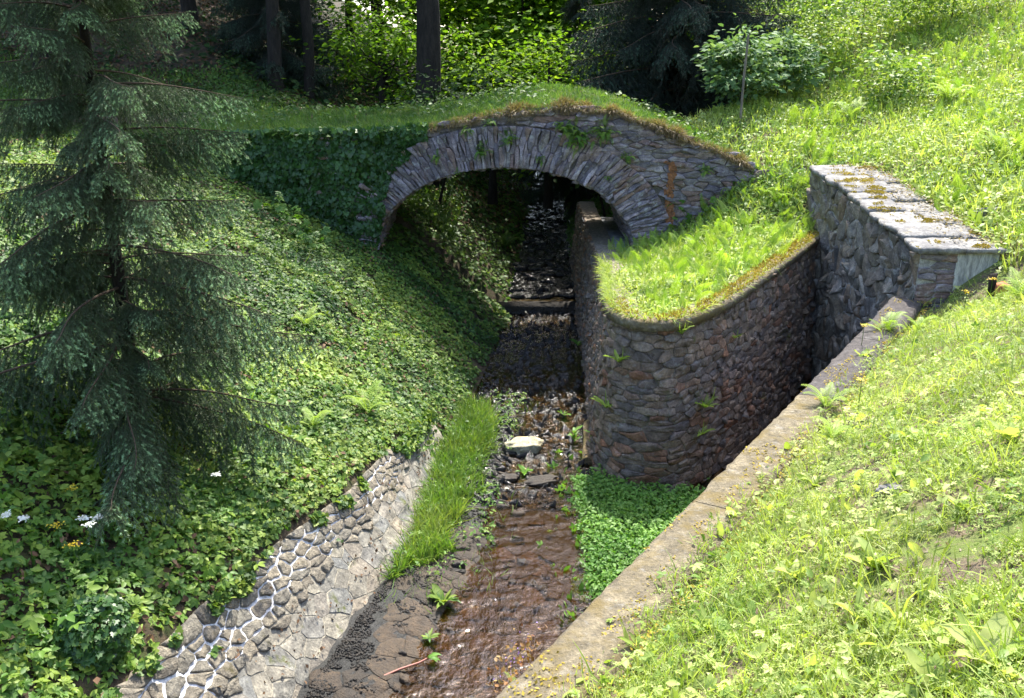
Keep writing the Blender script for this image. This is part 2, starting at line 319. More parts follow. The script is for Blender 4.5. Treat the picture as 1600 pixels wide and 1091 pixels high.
def tps(X, Y):
    sh = np.shape(X); X = np.ravel(X).astype(float); Y = np.ravel(Y).astype(float); out = np.empty(len(X))
    for i in range(0, len(X), 40000):
        a, b = X[i:i+40000], Y[i:i+40000]
        r2 = (a[:, None]-C_[None, :, 0])**2+(b[:, None]-C_[None, :, 1])**2
        out[i:i+40000] = _U(r2)@_w[:_n]+_w[_n]+_w[_n+1]*a+_w[_n+2]*b
    return out.reshape(sh)
def zR(X, Y):
    X = np.asarray(X, float); Y = np.asarray(Y, float)
    z = tps(X, Y)+.035*noise2(X, Y, .7)
    z = np.where((X < 2.75) & (Y > 18.5) & (Y < 22.9), np.minimum(z, 2.05), z)
    bank = WL(Y)+.1+.95*np.maximum(X-footR(Y), 0)+.1*noise2(X, Y, 1.1)
    z = np.where(Y > 22.9, np.minimum(z, bank), z)
    d = cop_d(X, Y); z = np.where((d < .7) & (d > -.6) & (Y < 13.2), np.minimum(z, 2.46), z)
    return z
def zL(X, Y):
    X = np.asarray(X, float); Y = np.asarray(Y, float); d = footL(Y)-X; w, h = revW(Y), revH(Y)
    near = np.where(d < w, h*d/w-.09, h-.02+.56*(d-w)-.05*np.exp(-np.maximum(d-w, 0)*4))
    far = np.where(d < 2.55, .84*d, 2.14+.5*(d-2.55))
    k = smooth(Y, 11.6, 14.6); z = near*(1-k)+far*k
    cap = 4.45+.5*np.maximum(Y-26.5, 0)+.35*np.maximum(-X-13, 0)
    z = np.minimum(z, cap)-.12*np.exp(-((z-cap)/.4)**2)
    return z+np.where(d > w, .05*noise2(X, Y, .6)+.03*noise2(X, Y, .25), 0)+WL(Y)*(Y > 21)*.8
def nrm(zf, X, Y, e=.08):
    gx = (zf(X+e, Y)-zf(X-e, Y))/(2*e); gy = (zf(X, Y+e)-zf(X, Y-e))/(2*e)
    return unit(np.stack([-gx, -gy, np.ones_like(gx)], -1))
def inpoly(X, Y, P):
    c = np.zeros(np.shape(X), bool); n = len(P)
    for i in range(n):
        (x1, y1), (x2, y2) = P[i], P[(i+1) % n]
        if y1 == y2: continue
        c ^= ((y1 > Y) != (y2 > Y)) & (X < (x2-x1)*(Y-y1)/(y2-y1)+x1)
    return c
c0 = CA-cdir*11+cnor*.3; c1 = CB+cnor*.3
_cw = CW[::4, :2]-CWn[::4]*.2
VOID = [(-60, -40), (c0[0]-14, -40), tuple(c0), tuple(c1), (6.4, 13.0), (6.4, 17.3)]+[tuple(p) for p in _cw[::-1]]+[(float(footR(y))-.05, y) for y in (25.2, 30, 40, 48, 70)]+[(-60, 70)]

def ground():
    mb = MB()
    for x0, x1, y0, y1, st in [(-4, 13, -1, 30, .16)]:
        xs = np.arange(x0, x1+.01, st); ys = np.arange(y0, y1+.01, st)
        X, Y = np.meshgrid(xs, ys, indexing='ij'); Z = zR(X, Y)
        xm = (X[:-1, :-1]+X[1:, 1:])/2; ym = (Y[:-1, :-1]+Y[1:, 1:])/2
        grid(mb, np.stack([X, Y, Z], -1), mask=~inpoly(xm, ym, VOID), mat=1)
    xs = np.r_[np.arange(-60, -4, 1.6), np.arange(-4, 13, 1.0), np.arange(13, 62, 1.6)]; ys = np.r_[np.arange(-30, -1, 1.5), np.arange(-1, 30, 1.), np.arange(30, 70, 1.5)]
    X, Y = np.meshgrid(xs, ys, indexing='ij'); Z = zR(X, Y)-.02
    xm = (X[:-1, :-1]+X[1:, 1:])/2; ym = (Y[:-1, :-1]+Y[1:, 1:])/2
    m = ~inpoly(xm, ym, VOID) & ~((xm > -3.5) & (xm < 12.5) & (ym > -.5) & (ym < 29.5)) & (xm > footR(ym))
    grid(mb, np.stack([X, Y, Z], -1), mask=m, mat=1)
    # left bank, in (distance from foot, Y)
    ds = np.r_[np.arange(0, 9, .14), np.arange(9, 18, .6), np.arange(18, 62, 3)]; ys = np.r_[np.arange(-20, 3, 1.), np.arange(3, 30, .16), np.arange(30, 70, 1)]
    D, Y = np.meshgrid(ds, ys, indexing='ij'); X = footL(Y)-D
    grid(mb, np.stack([X, Y, zL(X, Y)], -1), mat=0)
    tag(mb.build('ground', [M_soil, M_soilR], smooth_=True), kind='structure')
ground()
def streambed():
    mb = MB(); X, Y = np.meshgrid(np.arange(-4.4, 8, .07), np.arange(3.0, 30, .08), indexing='ij'); Z = bedz(X, Y)
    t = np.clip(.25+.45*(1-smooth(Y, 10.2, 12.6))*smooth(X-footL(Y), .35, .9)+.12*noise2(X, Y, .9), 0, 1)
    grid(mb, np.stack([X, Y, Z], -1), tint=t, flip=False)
    X, Y = np.meshgrid(np.arange(-8, 9, .5), np.r_[-20:3.1:.5, 30:70:.5], indexing='ij')
    xm = Y[:-1, :-1]; grid(mb, np.stack([X, Y, bedz(X, Y)], -1), tint=.3, mask=~((xm > 2.6) & (xm < 29.9)))
    tag(mb.build('stream_bed', M_bed, smooth_=True), kind='structure')
    w = MB()
    for y0, y1 in ((-18, 21.32), (21.36, 70)):
        ys = np.linspace(y0, y1, 60); P = np.stack([np.stack([np.full(60, x), ys, WL(ys) if y0 > 0 else 0*ys], -1) for x in (-4.4, 8.)], 0)
        grid(w, P)
    for x0, x1, y0, y1, st, amp, sc in ((-2.6, 2.6, 5.0, 12.6, .024, .0095, .2), (-1.6, 2.4, 12.6, 21.3, .028, .013, .085)):
        X, Y = np.meshgrid(np.arange(x0, x1+.01, st), np.arange(y0, y1+.001, st), indexing='ij'); Xr = X*.94+Y*.34; Yr = Y*.94-X*.34
        Z = amp*(noise2(Xr*1.1, Yr*1.6, sc*2)*(.6+.8*noise2(X+2, Y, .6))+.5*noise2(Xr*1.1+3, Yr*1.6, sc)*(.5+noise2(X, Y, .9)))+.004
        grid(w, np.stack([X, Y, Z], -1))
    tag(w.build('water', M_water, smooth_=True), kind='structure')
streambed()

# ------------------------------------------------------------------ stonework
def clip(poly, p, n):                        # keep the side (x-p).n < 0
    d = (poly-p)@n; out = []
    for i in range(len(poly)):
        j = (i+1) % len(poly)
        if d[i] <= 0: out.append(poly[i])
        if (d[i] < 0) != (d[j] < 0) and d[i] != d[j]: out.append(poly[i]+(poly[j]-poly[i])*d[i]/(d[i]-d[j]))
    return np.array(out) if out else np.zeros((0, 2))
def brick_seeds(w, h, cw, ch, jit=.35):
    out = []; nr = max(1, round(h/ch)); y = 0
    hs = RS.uniform(.55, 1.6, nr); hs = hs/hs.sum()*h
    for r in range(nr):
        x = -rnd(0, cw)
        while x < w+cw*.3:
            ww = cw*rnd(.5, 1.6); out.append((x+ww/2, y+hs[r]*(.5+rnd(-jit, jit)*.6))); x += ww
        y += hs[r]
    return np.array(out)
def stones(mb, surf, w, h, seeds, asp=1., gap=.012, H=.04, keep=None, mat=0, tints=None, rough=.25, rnd_=1, flat=False):
    """irregular stones on the surface surf(s,t,height)->xyz ; asp = stone length/height"""
    S = seeds*np.array([1/asp, 1.]); rect = np.array([(0, 0), (w/asp, 0), (w/asp, h), (0, h)], float)
    for i in range(len(S)):
        if not (-.01 <= S[i, 0] <= w/asp+.01 and -.01 <= S[i, 1] <= h+.01): continue
        if keep is not None and not keep(seeds[i, 0], seeds[i, 1]): continue
        q = ((S-S[i])**2).sum(1); nb = np.argsort(q)[1:18]; poly = rect.copy()
        for j in nb:
            if len(poly) < 3: break
            poly = clip(poly, (S[i]+S[j])/2, S[j]-S[i])
        if len(poly) < 3: continue
        P = poly*np.array([asp, 1.]); c = P.mean(0)
        N_ = np.roll(P, -1, 0); ln = np.linalg.norm(N_-P, axis=1, keepdims=True)
        if rnd_: P = np.stack([P+(N_-P)*rnd(.03, .14), (P+N_)/2+RS.normal(0, .05, P.shape)*ln, P+(N_-P)*rnd(.86, .97)], 1).reshape(-1, 2)
        else: P = np.stack([P, (P+N_)/2+RS.normal(0, .05, P.shape)*ln], 1).reshape(-1, 2)
        r = np.linalg.norm(P-c, axis=1); m = max(r.mean(), 1e-3)
        inr = lambda g: c+(P-c)*np.clip(1-g/np.maximum(r, .02), .25, 1)[:, None]
        k = len(P); hh = H*rnd(.5, 1.35); tl = RS.normal(0, rough, 2)*H/m
        g_ = gap*rnd(.55, 1.6); A, B, Cc = inr(g_), inr(g_+.10*min(m, H*2.5)), inr(g_+.42*m)
        hz = lambda Q, f: hh*f+((Q-c)@tl)+RS.normal(0, .12, len(Q))*hh
        V = np.concatenate([surf(A[:, 0], A[:, 1], np.full(k, -.015)), surf(A[:, 0], A[:, 1], np.maximum(hz(A, .95 if flat else .72), .1*H)), surf(B[:, 0], B[:, 1], np.maximum(hz(B, .92), .15*H)), surf(Cc[:, 0], Cc[:, 1], np.maximum(hz(Cc, .93 if flat else 1.03), .2*H)),
                            surf(c[None, 0], c[None, 1], np.array([max(hh*(.93 if flat else 1.05), .1*H)]))])
        I = np.arange(k); J = (I+1) % k
        Q = np.concatenate([np.stack([I+a*k, J+a*k, J+(a+1)*k, I+(a+1)*k], 1) for a in range(3)])
        T = np.stack([I+3*k, J+3*k, np.full(k, 4*k)], 1)
        mb.add(V, [Q, T], rnd() if tints is None else tints(seeds[i]), mat)

# --- the left revetment
def revetment():
    Y0, Y1 = 4.6, 13.2; L = Y1-Y0
    root = empty('stone_revetment', 'sloping stone revetment with white mortar joints lining the left bank of the stream', 'revetment', (float(footL(8)), 8, 0))
    inv = Matrix.Translation(-Vector(root.location))
    def surf(s, t, hh):
        Y = Y0+s; tt = np.asarray(t)/1.45; w, h = revW(Y), revH(Y); n = np.sqrt(w*w+h*h)
        wob = .03*noise2(Y, t, .5)
        return np.stack([footL(Y)+.04-w*tt+(hh+wob)*h/n, Y+0*tt, h*tt+(hh+wob)*w/n-.05], -1)-np.array(root.location)
    S, T = np.meshgrid(np.linspace(0, L, 90), np.linspace(-.1, 1.38, 24), indexing='ij')
    lim = lambda Y: np.interp(Y, [5, 8, 9.5, 11, 12, 12.4], [.40, .52, .60, .52, .8, 1.6])   # where flags give way to rough stone
    mb = MB(); P = surf(S, T, 0*S); top = (T[:-1, :-1]/1.45 > lim(Y0+S[:-1, :-1])+.05)
    grid(mb, P, mask=top, mat=0, flip=True); grid(mb, P, mask=~top, mat=1, flip=True)
    mb.build('mortar_bed', [M_white, M_tan], root)
    sd = brick_seeds(L, 1.45, .21, .125, .9); sd = sd+RS.normal(0, .02, sd.shape)
    a = MB(); stones(a, surf, L, 1.45, sd, 1.5, .015, .026, keep=lambda s, t: t/1.45 > lim(Y0+s)+.02*np.sin(9*s), rnd_=1, rough=.3); a.build('rough_stones', M_revd, root)
    sd2 = brick_seeds(L, 1.45, .27, .20, .9); sd2 = sd2+RS.normal(0, .04, sd2.shape)
    b = MB(); stones(b, surf, L, 1.45, sd2, 1.2, .007, .008, keep=lambda s, t: t/1.45 <= lim(Y0+s)+.11 and Y0+s < 12.6, rnd_=0, rough=.06, flat=True); b.build('flagstones', M_revl, root)
    return surf
rev_surf = revetment()

# --- curved wall beside the stream
def curved_wall():
    root = empty('curved_retaining_wall', 'curved brown rubble wall holding back the ferny bank at the bend of the stream', 'wall', (1.9, 13, 0))
    o = np.array(root.location); n = len(CW); ss = np.r_[0, np.cumsum(np.linalg.norm(np.diff(CW[:, :2], axis=0), axis=1))]; L = ss[-1]
    bat = .27
    def surf(s, t, hh):
        x = np.interp(s, ss, CW[:, 0]); y = np.interp(s, ss, CW[:, 1]); zt = np.interp(s, ss, CW[:, 2])
        nx = np.interp(s, ss, CWn[:, 0]); ny = np.interp(s, ss, CWn[:, 1]); f = bat*(1-np.asarray(t)/2.7)
        f = f+hh+.02*noise2(s, t, .35)
        return np.stack([x+nx*f, y+ny*f, np.asarray(t)/2.7*(zt+.3)-.3], -1)-o
    S, T = np.meshgrid(np.linspace(0, L, 170), np.linspace(0, 2.7, 14), indexing='ij')
    mb = MB(); grid(mb, surf(S, T, 0*S))
    tp = surf(S[:, -1], T[:, -1], 0*S[:, -1]); nn = np.stack([np.interp(S[:, 0], ss, CWn[:, 0]), np.interp(S[:, 0], ss, CWn[:, 1]), 0*S[:, 0]], 1)
    grid(mb, np.stack([tp, tp-nn*.4], 1)); mb.build('mortar_core', M_wallmo, root, True)
    st = MB(); stones(st, surf, L, 2.7, brick_seeds(L, 2.7, .24, .10, .45)+0., 2.1, .007, .028, rnd_=1, rough=.8,
        tints=lambda q: float(np.clip(RS.choice([rnd(0, .45), rnd(.2, 1.0)]), 0, 1))); st.build('stones', M_wallst, root)
    # moss-grown sloping coping on the straight part, earth edge elsewhere
    k0 = np.argmin(np.abs(ss-np.interp(1.75, [0], [0]) - 0)) if False else np.argmin(np.linalg.norm(CW[:, :2]-np.array([1.46, 13.0]), axis=1))
    cp = MB(); idx = np.arange(k0, n)
    prof = np.array([(.05, -.10), (.085, -.085), (.095, .03), (.05, .06), (-.05, .075), (-.15, .065), (-.18, .0)])
    P = np.stack([np.stack([CW[idx, 0]+CWn[idx, 0]*a, CW[idx, 1]+CWn[idx, 1]*a, CW[idx, 2]+b+.012*noise2(ss[idx]*6, idx*0+b*40, .6)], 1) for a, b in prof], 1)-o
    grid(cp, P, flip=False); cp.poly(P[-1], .5); ocp = cp.build('coping', M_conc, root, True)
    ms = MB(); N = 5200; k = RS.choice(idx, N); a = RS.uniform(-.2, .06, N)+0; keepm = noise2(ss[k]*2, a*3, .4)+.9*(k-k0)/len(idx) > .05
    k, a = k[keepm], a[keepm]
    pos = np.stack([CW[k, 0]+CWn[k, 0]*a, CW[k, 1]+CWn[k, 1]*a, CW[k, 2]+.075+.0*a], 1)-o+RS.normal(0, .012, (len(k), 3))
    scatter(ms, TUFT, pos, unit(RS.normal(0, 1, pos.shape)+[0, 0, .9]), unit(RS.normal(0, 1, pos.shape)), RS.uniform(.02, .05, len(k)), RS.uniform(0, 1, len(k)))
    tag(ms.build('moss', M_moss, ocp), kind='stuff')
    return surf, L, ss
_f2 = np.array([[0, 1, 2], [0, 2, 3]])
TUFT = (np.array([(0, 0, 0), (.3, .45, .05), (0, 1, 0), (-.3, .45, .05)], float), _f2, np.zeros(4))
cw_surf, cw_L, cw_ss = curved_wall()

# --- pier / headwall on the right
def pier():
    root = empty('stone_pier', 'tall dark slate headwall with flat grey coping slabs standing in the grassy slope', 'wall', (6.5, 15, 2.4)); o = np.array(root.location)
    lean = .10; L = PY1-PY0; Hh = 4.1
    zt = lambda y: pier_z(y)-.11
    def left(s, t, hh):                       # s from near end to far end
        y = PY0+np.asarray(s); f = np.asarray(t)/Hh; wob = .02*noise2(s, t, .4)
        return np.stack([PX0-lean*(1-f)-hh-wob, y, -.3+f*(zt(y)+.3)], -1)-o
    def end(s, t, hh):
        x = PX0+np.asarray(s); f = np.asarray(t)/Hh
        return np.stack([x, PY0-hh-.015*noise2(s, t, .3)+0*x, -.3+f*(zt(PY0)+.3)], -1)-o
    mb = MB(); S, T = np.meshgrid(np.linspace(0, L, 30), np.linspace(0, Hh, 24), indexing='ij'); grid(mb, left(S, T, 0*S), flip=False)
    S, T = np.meshgrid(np.linspace(0, PX1-PX0, 8), np.linspace(0, Hh, 24), indexing='ij'); grid(mb, end(S, T, 0*S), flip=True)
    b = np.array([(PX0, PY1, -.3), (PX1, PY1, -.3), (PX1, PY1, zt(PY1)), (PX0, PY1, zt(PY1)), (PX1, PY0, -.3), (PX1, PY0, zt(PY0)), (PX0, PY0, zt(PY0))])-o
    mb.add(b, np.array([[0, 3, 2, 1], [1, 2, 5, 4], [3, 6, 5, 2]])); mb.build('mortar_core', M_piermo, root)
    st = MB(); stones(st, left, L, Hh, np.random.RandomState(3).uniform(0, 1, (330, 2))*[L, Hh], .8, .014, .04, rnd_=1, rough=.9); st.build('face_stones', M_pier, root)
    st = MB(); stones(st, end, .55, Hh, brick_seeds(.55, Hh, .42, .115), 3., .006, .03, rnd_=1, rough=.4); st.build('end_stones', M_slate, root)
    r = MB(); xs = np.linspace(.53, PX1-PX0-.01, 12); zs = np.linspace(2.3, Hh-.02, 16); S, T = np.meshgrid(xs, zs, indexing='ij')
    grid(r, end(S, T, .035+.006*noise2(S, T, .2)), flip=True); e0 = end(S[0], T[0], .036+0*T[0]); grid(r, np.stack([e0+np.array([0, .06, 0]), e0], 0), flip=True); r.build('render_patch', M_render, root)
    # coping slabs, each a part
    y = PY0-.1; k = 0
    while y < PY1-.05:
        wy = rnd(.42, .8) if y > PY0+.3 else .55; y2 = min(y+wy, PY1+.06)
        if PY1-y2 < .3: y2 = PY1+.06
        split = rnd(.45, .75)
        for (xa, xb) in ((PX0-.1+rnd(-.05, .05), PX0+split*1.16), (PX0+split*1.16+.012, PX1+.05)):
            m = 7; pts = []
            for (ax, ay, bx, by) in ((xa, y, xb, y), (xb, y, xb, y2), (xb, y2, xa, y2), (xa, y2, xa, y)):
                for q in np.linspace(0, 1, m)[:-1]:
                    pts.append((ax+(bx-ax)*q+RS.normal(0, .022), ay+(by-ay)*q+RS.normal(0, .014)))
            pts = np.array(pts); c = pts.mean(0); pts = c+(pts-c)*.985; hgt = .06+rnd(0, .05); dz = rnd(-.025, .03)
            if xa > PX0+.2: dz -= .03
            zb = pier_z(pts[:, 1])-.11+dz; sb = MB(); n = len(pts); inn = c+(pts-c)*.93
            V = np.concatenate([np.c_[pts*1., zb], np.c_[pts+RS.normal(0, .006, pts.shape), zb+hgt*.8], np.c_[inn, pier_z(inn[:, 1])-.11+dz+hgt+RS.normal(0, .004, n)], np.array([[c[0], c[1], pier_z(c[1])-.11+dz+hgt]])])-o
            I = np.arange(n); J = (I+1) % n
            sb.add(V, [np.stack([I, J, J+n, I+n], 1), np.stack([I+n, J+n, J+2*n, I+2*n], 1), np.stack([I+2*n, J+2*n, np.full(n, 3*n)], 1), I[None, ::-1]], rnd())
            sl_ = sb.build('coping_slab', M_flag, root)
            N = 2600; p = pts.min(0)+RS.uniform(0, 1, (N, 2))*(pts.max(0)-pts.min(0)); fld = noise2(p[:, 0], p[:, 1], .34)+.35*noise2(p[:, 0], p[:, 1], .09)-.25; p = p[fld > .25]; fv = fld[fld > .25]
            if len(p) > 60:
                ms = MB(); pos = np.c_[p, pier_z(p[:, 1])-.11+dz+hgt+np.clip(fv-.25, 0, .5)*.05]-o
                scatter(ms, TUFT, pos, unit(RS.normal(0, 1, pos.shape)+[0, 0, 1.]), unit(RS.normal(0, 1, pos.shape)), RS.uniform(.018, .038, len(p)), RS.uniform(0, 1, len(p))); tag(ms.build('moss_cushion', M_moss, sl_), kind='stuff')
            k += 1
        y = y2+.018
pier()

# --- concrete coping wall on the near right bank
def coping_wall():
    root = empty('concrete_coping_wall', 'weathered concrete-topped retaining wall running diagonally along the near grass slope', 'wall', (*CA, 0)); o = np.array(root.location)
    Lc = np.linalg.norm(CB-CA)+.1; segs = [(-8.5, -4.2), (-4.2, -.6), (-.6, 2.9), (2.9, 5.9), (5.9, 8.35), (8.35, Lc)]
    zc = lambda s: np.interp(s, [0, 8, Lc], [2.5, 2.5, 2.56])
    for a, b in segs:
        mb = MB(); s = np.linspace(a+.006, b-.006, max(6, int((b-a)/.09))); w = .47+RS.uniform(-.01, .01)
        prof = [(.03, -.5), (.0, -.06), (.012, -.015), (.05, .0), (.2, .01), (.32, .012), (w-.02, 0), (w, -.1)]
        P = []
        for i, (dd, dz) in enumerate(prof):
            e = .012*noise2(s*3, s*0+i, .4)+RS.normal(0, .004, len(s))
            xy = CA+cdir*s[:, None]+cnor*(dd+e)[:, None] if i != 99 else 0
            P.append(np.c_[xy, zc(s)+dz+.006*noise2(s*4+i, s*0, .5)])
        P = np.stack(P, 1)-o; grid(mb, P, tint=np.broadcast_to(rnd(.3, .7), P.shape[:2]), flip=True); mb.poly(P[0][::-1]); mb.poly(P[-1])
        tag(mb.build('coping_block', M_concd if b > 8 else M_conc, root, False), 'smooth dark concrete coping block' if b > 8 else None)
    mb = MB()
    def face(s, t, hh):
        q = CA+cdir*np.asarray(s)[..., None]-cnor*((hh-.05)+.0)[..., None] if np.ndim(s) else CA
        return np.concatenate([q, (np.asarray(t)-.3)[..., None]], -1)-o
    S, T = np.meshgrid(np.linspace(-8.5, Lc, 60), np.linspace(0, 2.75, 12), indexing='ij'); grid(mb, face(S, T, 0*S), flip=True); mb.build('wall_face', M_wallmo, root)
    st = MB(); f2 = lambda s, t, hh: face(np.asarray(s)-8.5, t, np.asarray(hh)); stones(st, f2, 8.5+Lc, 2.72, brick_seeds(8.5+Lc, 2.72, .36, .2), 1.7, .012, .04); st.build('stones', M_wallst, root)
    # grit and dry moss on the top
    N = 6000; s = RS.uniform(0, Lc-.1, N); a = RS.uniform(.03, .6, N); kp = noise2(s, a*2, .5)+.5*(a/.6) > .45; s, a = s[kp], a[kp]
    pos = np.c_[CA+cdir*s[:, None]+cnor*a[:, None], zc(s)+.012+0*s]-o
    g = MB(); scatter(g, TUFT, pos, unit(RS.normal(0, 1, pos.shape)*[1, 1, .4]+[0, 0, .25]), unit(RS.normal(0, .4, pos.shape)+[0, 0, 1]), RS.uniform(.012, .035, len(s)), RS.uniform(0, 1, len(s)))
    tag(g.build('dry_moss', M_moss, root), kind='stuff')
coping_wall()

# --- the arch bridge
XC, EA, EB, EZ, BY0, BY1 = -.15, 2.72, 1.72, 2.13, 18.7, 22.4
zt_b = lambda X: np.interp(X, [-14, -8, -5.3, -2.1, -.6, .5, 1.3, 2.07, 3.38, 4.2, 4.86, 5.6], [4.3, 4.45, 4.56, 4.64, 4.93, 5.1, 5.15, 5.04, 4.58, 4.3, 4.0, 3.55])
def bridge():
    root = empty('stone_arch_bridge', 'old grey slate arch bridge with ivy at its left end spanning the stream', 'bridge', (XC, BY0, 0)); o = np.array(root.location)
    x = np.unique(np.r_[np.linspace(-9, XC-EA, 40), XC-EA*np.cos(np.linspace(0, PI, 60)), np.linspace(XC+EA, 5.6, 24)])
    inn = np.abs(x-XC) < EA-1e-6
    low = np.where(inn, EZ+EB*np.sqrt(np.maximum(0, 1-((x-XC)/EA)**2)), 1.2); low[np.argmin(np.abs(x-XC+EA))] = 1.2
    for yy, nm, fl in ((BY0, 'front_face', False), (BY1, 'back_face', True)):
        mb = MB(); xs = []
        lo = []; hi = []
        for i in range(len(x)-1):
            a, b = x[i], x[i+1]; m = (a+b)/2; ins = abs(m-XC) < EA
            za = EZ+EB*math.sqrt(max(0, 1-((a-XC)/EA)**2)) if ins else 1.0; zb = EZ+EB*math.sqrt(max(0, 1-((b-XC)/EA)**2)) if ins else 1.0
            q = np.array([(a, yy, za), (b, yy, zb), (b, yy, zt_b(b)-.06), (a, yy, zt_b(a)-.06)])-o
            mb.add(q, np.array([[0, 1, 2, 3] if not fl else [3, 2, 1, 0]]))
        mb.build(nm, M_mortard, root)
    # vault: courses of thin slabs seen from below
    def vault(s, t, hh):
        th_ = PI*np.asarray(s)/7.2; r = 1-hh/2.2
        return np.stack([XC-(EA*r)*np.cos(th_), BY0+np.asarray(t), EZ+EB*r*np.sin(th_)], -1)-o
    S, T = np.meshgrid(np.linspace(0, 7.2, 60), np.linspace(0, BY1-BY0, 10), indexing='ij'); v = MB(); grid(v, vault(S, T, 0*S), flip=False)
    for sx in (-1, 1):
        X_ = XC+sx*EA; q = np.array([(X_, BY0, 1.), (X_, BY1, 1.), (X_, BY1, EZ), (X_, BY0, EZ)])-o; v.add(q, np.array([[0, 1, 2, 3]]))
    st = MB(); sd = brick_seeds(BY1-BY0, 7.2, .5, .12)[:, ::-1]; stones(v, vault, 7.2, BY1-BY0, sd, .25, .006, .04, rnd_=0); v.build('vault', M_slate, root)
    # ring of radial slabs
    RT = .84
    def ring(s, t, hh):
        th_ = PI*np.asarray(s)/8.2; r = np.asarray(t); wob = .012*noise2(s, t, .3)
        return np.stack([XC-(EA+r)*np.cos(th_), BY0-.015-hh-wob+0*r, EZ+(EB+r)*np.sin(th_)], -1)-o
    sd = []; s = 0
    while s < 8.2:
        w_ = rnd(.04, .11); t = -rnd(0, .3)
        while t < RT: q = rnd(.28, .85); sd.append((s+w_/2+rnd(-.01, .01), t+q/2)); t += q
        s += w_
    sd = np.array(sd); sd[:, 1] = np.clip(sd[:, 1], .02, RT-.02)
    rg = MB(); stones(rg, ring, 8.2, RT, sd, .2, .004, .05, rnd_=0, rough=.8); rg.build('arch_ring', M_slatev, root)
    # spandrel: flat rubble
    X0, X1, Z0, Z1 = -4.2, 5.4, 1.3, 5.2
    def sp(s, t, hh):
        return np.stack([X0+np.asarray(s), BY0-hh-.015*noise2(s, t, .4), Z0+np.asarray(t)+0*np.asarray(s)], -1)-o
    def keep(s, t):
        X = X0+s; Z = Z0+t; e = ((X-XC)/(EA+RT+.02))**2+(max(0, Z-EZ)/(EB+RT+.02))**2
        return Z < zt_b(X)-.06 and ((e > 1 and Z > EZ) or (Z <= EZ and abs(X-XC) > EA+RT))
    sg = MB(); stones(sg, sp, X1-X0, Z1-Z0, brick_seeds(X1-X0, Z1-Z0, .34, .09, .9), 2.8, .005, .04, keep=keep, rnd_=0, rough=.9); sg.build('spandrel_stones', M_slate, root)
    # rust streak
    rs = MB(); N = 230; q = RS.normal(0, 1, N)*.04; z = RS.uniform(2.75, 4.0, N)
    pos = np.c_[3.27+q+.02*np.sin(z*7), np.full(len(q), BY0-.075), z]-o
    scatter(rs, TUFT, pos, unit(RS.normal(0, .5, pos.shape)*[1, .2, 1]+[0, 0, -1]), np.tile([0, -1., .1], (len(q), 1)), RS.uniform(.05, .12, len(q)), RS.uniform(0, 1, len(q))); rs.build('rust_streak', M_rust, root)
    # springing bench on the right
    bn = MB(); box(bn, np.array([2.22, (BY0+BY1)/2, 1.55])-o, (.84, BY1-BY0+.5, 1.24), jit=.01); bn.build('springing_bench', M_bench, root)
    # earth deck of the track over the bridge
    X, Y = np.meshgrid(np.linspace(-13, 5.7, 110), np.linspace(BY0+.05, BY1+.5, 40), indexing='ij')
    ins = smooth(Y, BY0+.05, BY0+.35); Z = zt_b(X)-.27+.15*ins+.055*(Y-BY0)+.06*noise2(X, Y, .6)+.05*np.exp(-((Y-BY1+.2)/.8)**2)
    dk = MB(); grid(dk, np.stack([X, Y, Z], -1)-o, flip=False)
    e = np.stack([X[:, -1], Y[:, -1], Z[:, -1]], -1)-o; grid(dk, np.stack([e, e-np.array([0, -.1, .55])], 1)); dk.build('earth_deck', M_soil, root, True)
bridge()
zDeck = lambda X, Y: zt_b(X)-.12+.055*(np.asarray(Y)-BY0)+.06*noise2(X, Y, .6)+.05*np.exp(-((np.asarray(Y)-BY1+.2)/.8)**2)

#@@VEG@@
# ------------------------------------------------------------------ leaf templates
A_ = lambda *r: np.array(r, float)
T_ovate = (A_((0, 0, 0), (.26, .3, .07), (.24, .65, .05), (0, 1, -.1), (-.24, .65, .05), (-.26, .3, .07), (0, .5, -.02)), np.array([[0, 1, 6], [1, 2, 6], [2, 3, 6], [3, 4, 6], [4, 5, 6], [5, 0, 6]]), np.zeros(7))
T_kite = (A_((0, 0, 0), (.34, .5, .1), (0, 1, -.05), (-.34, .5, .1)), _f2, np.zeros(4))
_iv = [(0, .05), (.3, -.12), (.52, .18), (.3, .36), (.36, .62), (.12, .66), (0, 1), (-.12, .66), (-.36, .62), (-.3, .36), (-.52, .18), (-.3, -.12)]
T_ivy = (np.array([(x, y, .12*abs(x)-.06*y*y) for x, y in _iv]+[(0, .35, -.02)]), np.array([[i, (i+1) % 12, 12] for i in range(12)]), np.zeros(13))
def combine(parts):
    V, F, T, n = [], [], [], 0
    for (v, f, t), a, s, off, lift in parts:
        c, d = math.cos(a), math.sin(a); v = v*s; v = np.c_[v[:, 0]*c+v[:, 1]*d, -v[:, 0]*d+v[:, 1]*c, v[:, 2]+lift*v[:, 1]]+np.array(off)
        V.append(v); F.append(f+n); T.append(t); n += len(v)
    return np.concatenate(V), np.concatenate(F), np.concatenate(T)
T_tri = combine([(T_ovate, 0, .62, (0, .38, 0), -.15), (T_ovate, 1.15, .55, (.03, .34, 0), -.2), (T_ovate, -1.15, .55, (-.03, .34, 0), -.2)])
T_clover = combine([(T_kite, 0, .5, (0, .1, 0), .1), (T_kite, 2.1, .5, (0, .1, 0), .1), (T_kite, -2.1, .5, (0, .1, 0), .1)])
T_maple = combine([(T_ovate, a, s, (0, .3, 0), -.12) for a, s in ((0, .7), (.75, .58), (-.75, .58), (1.7, .42), (-1.7, .42))])
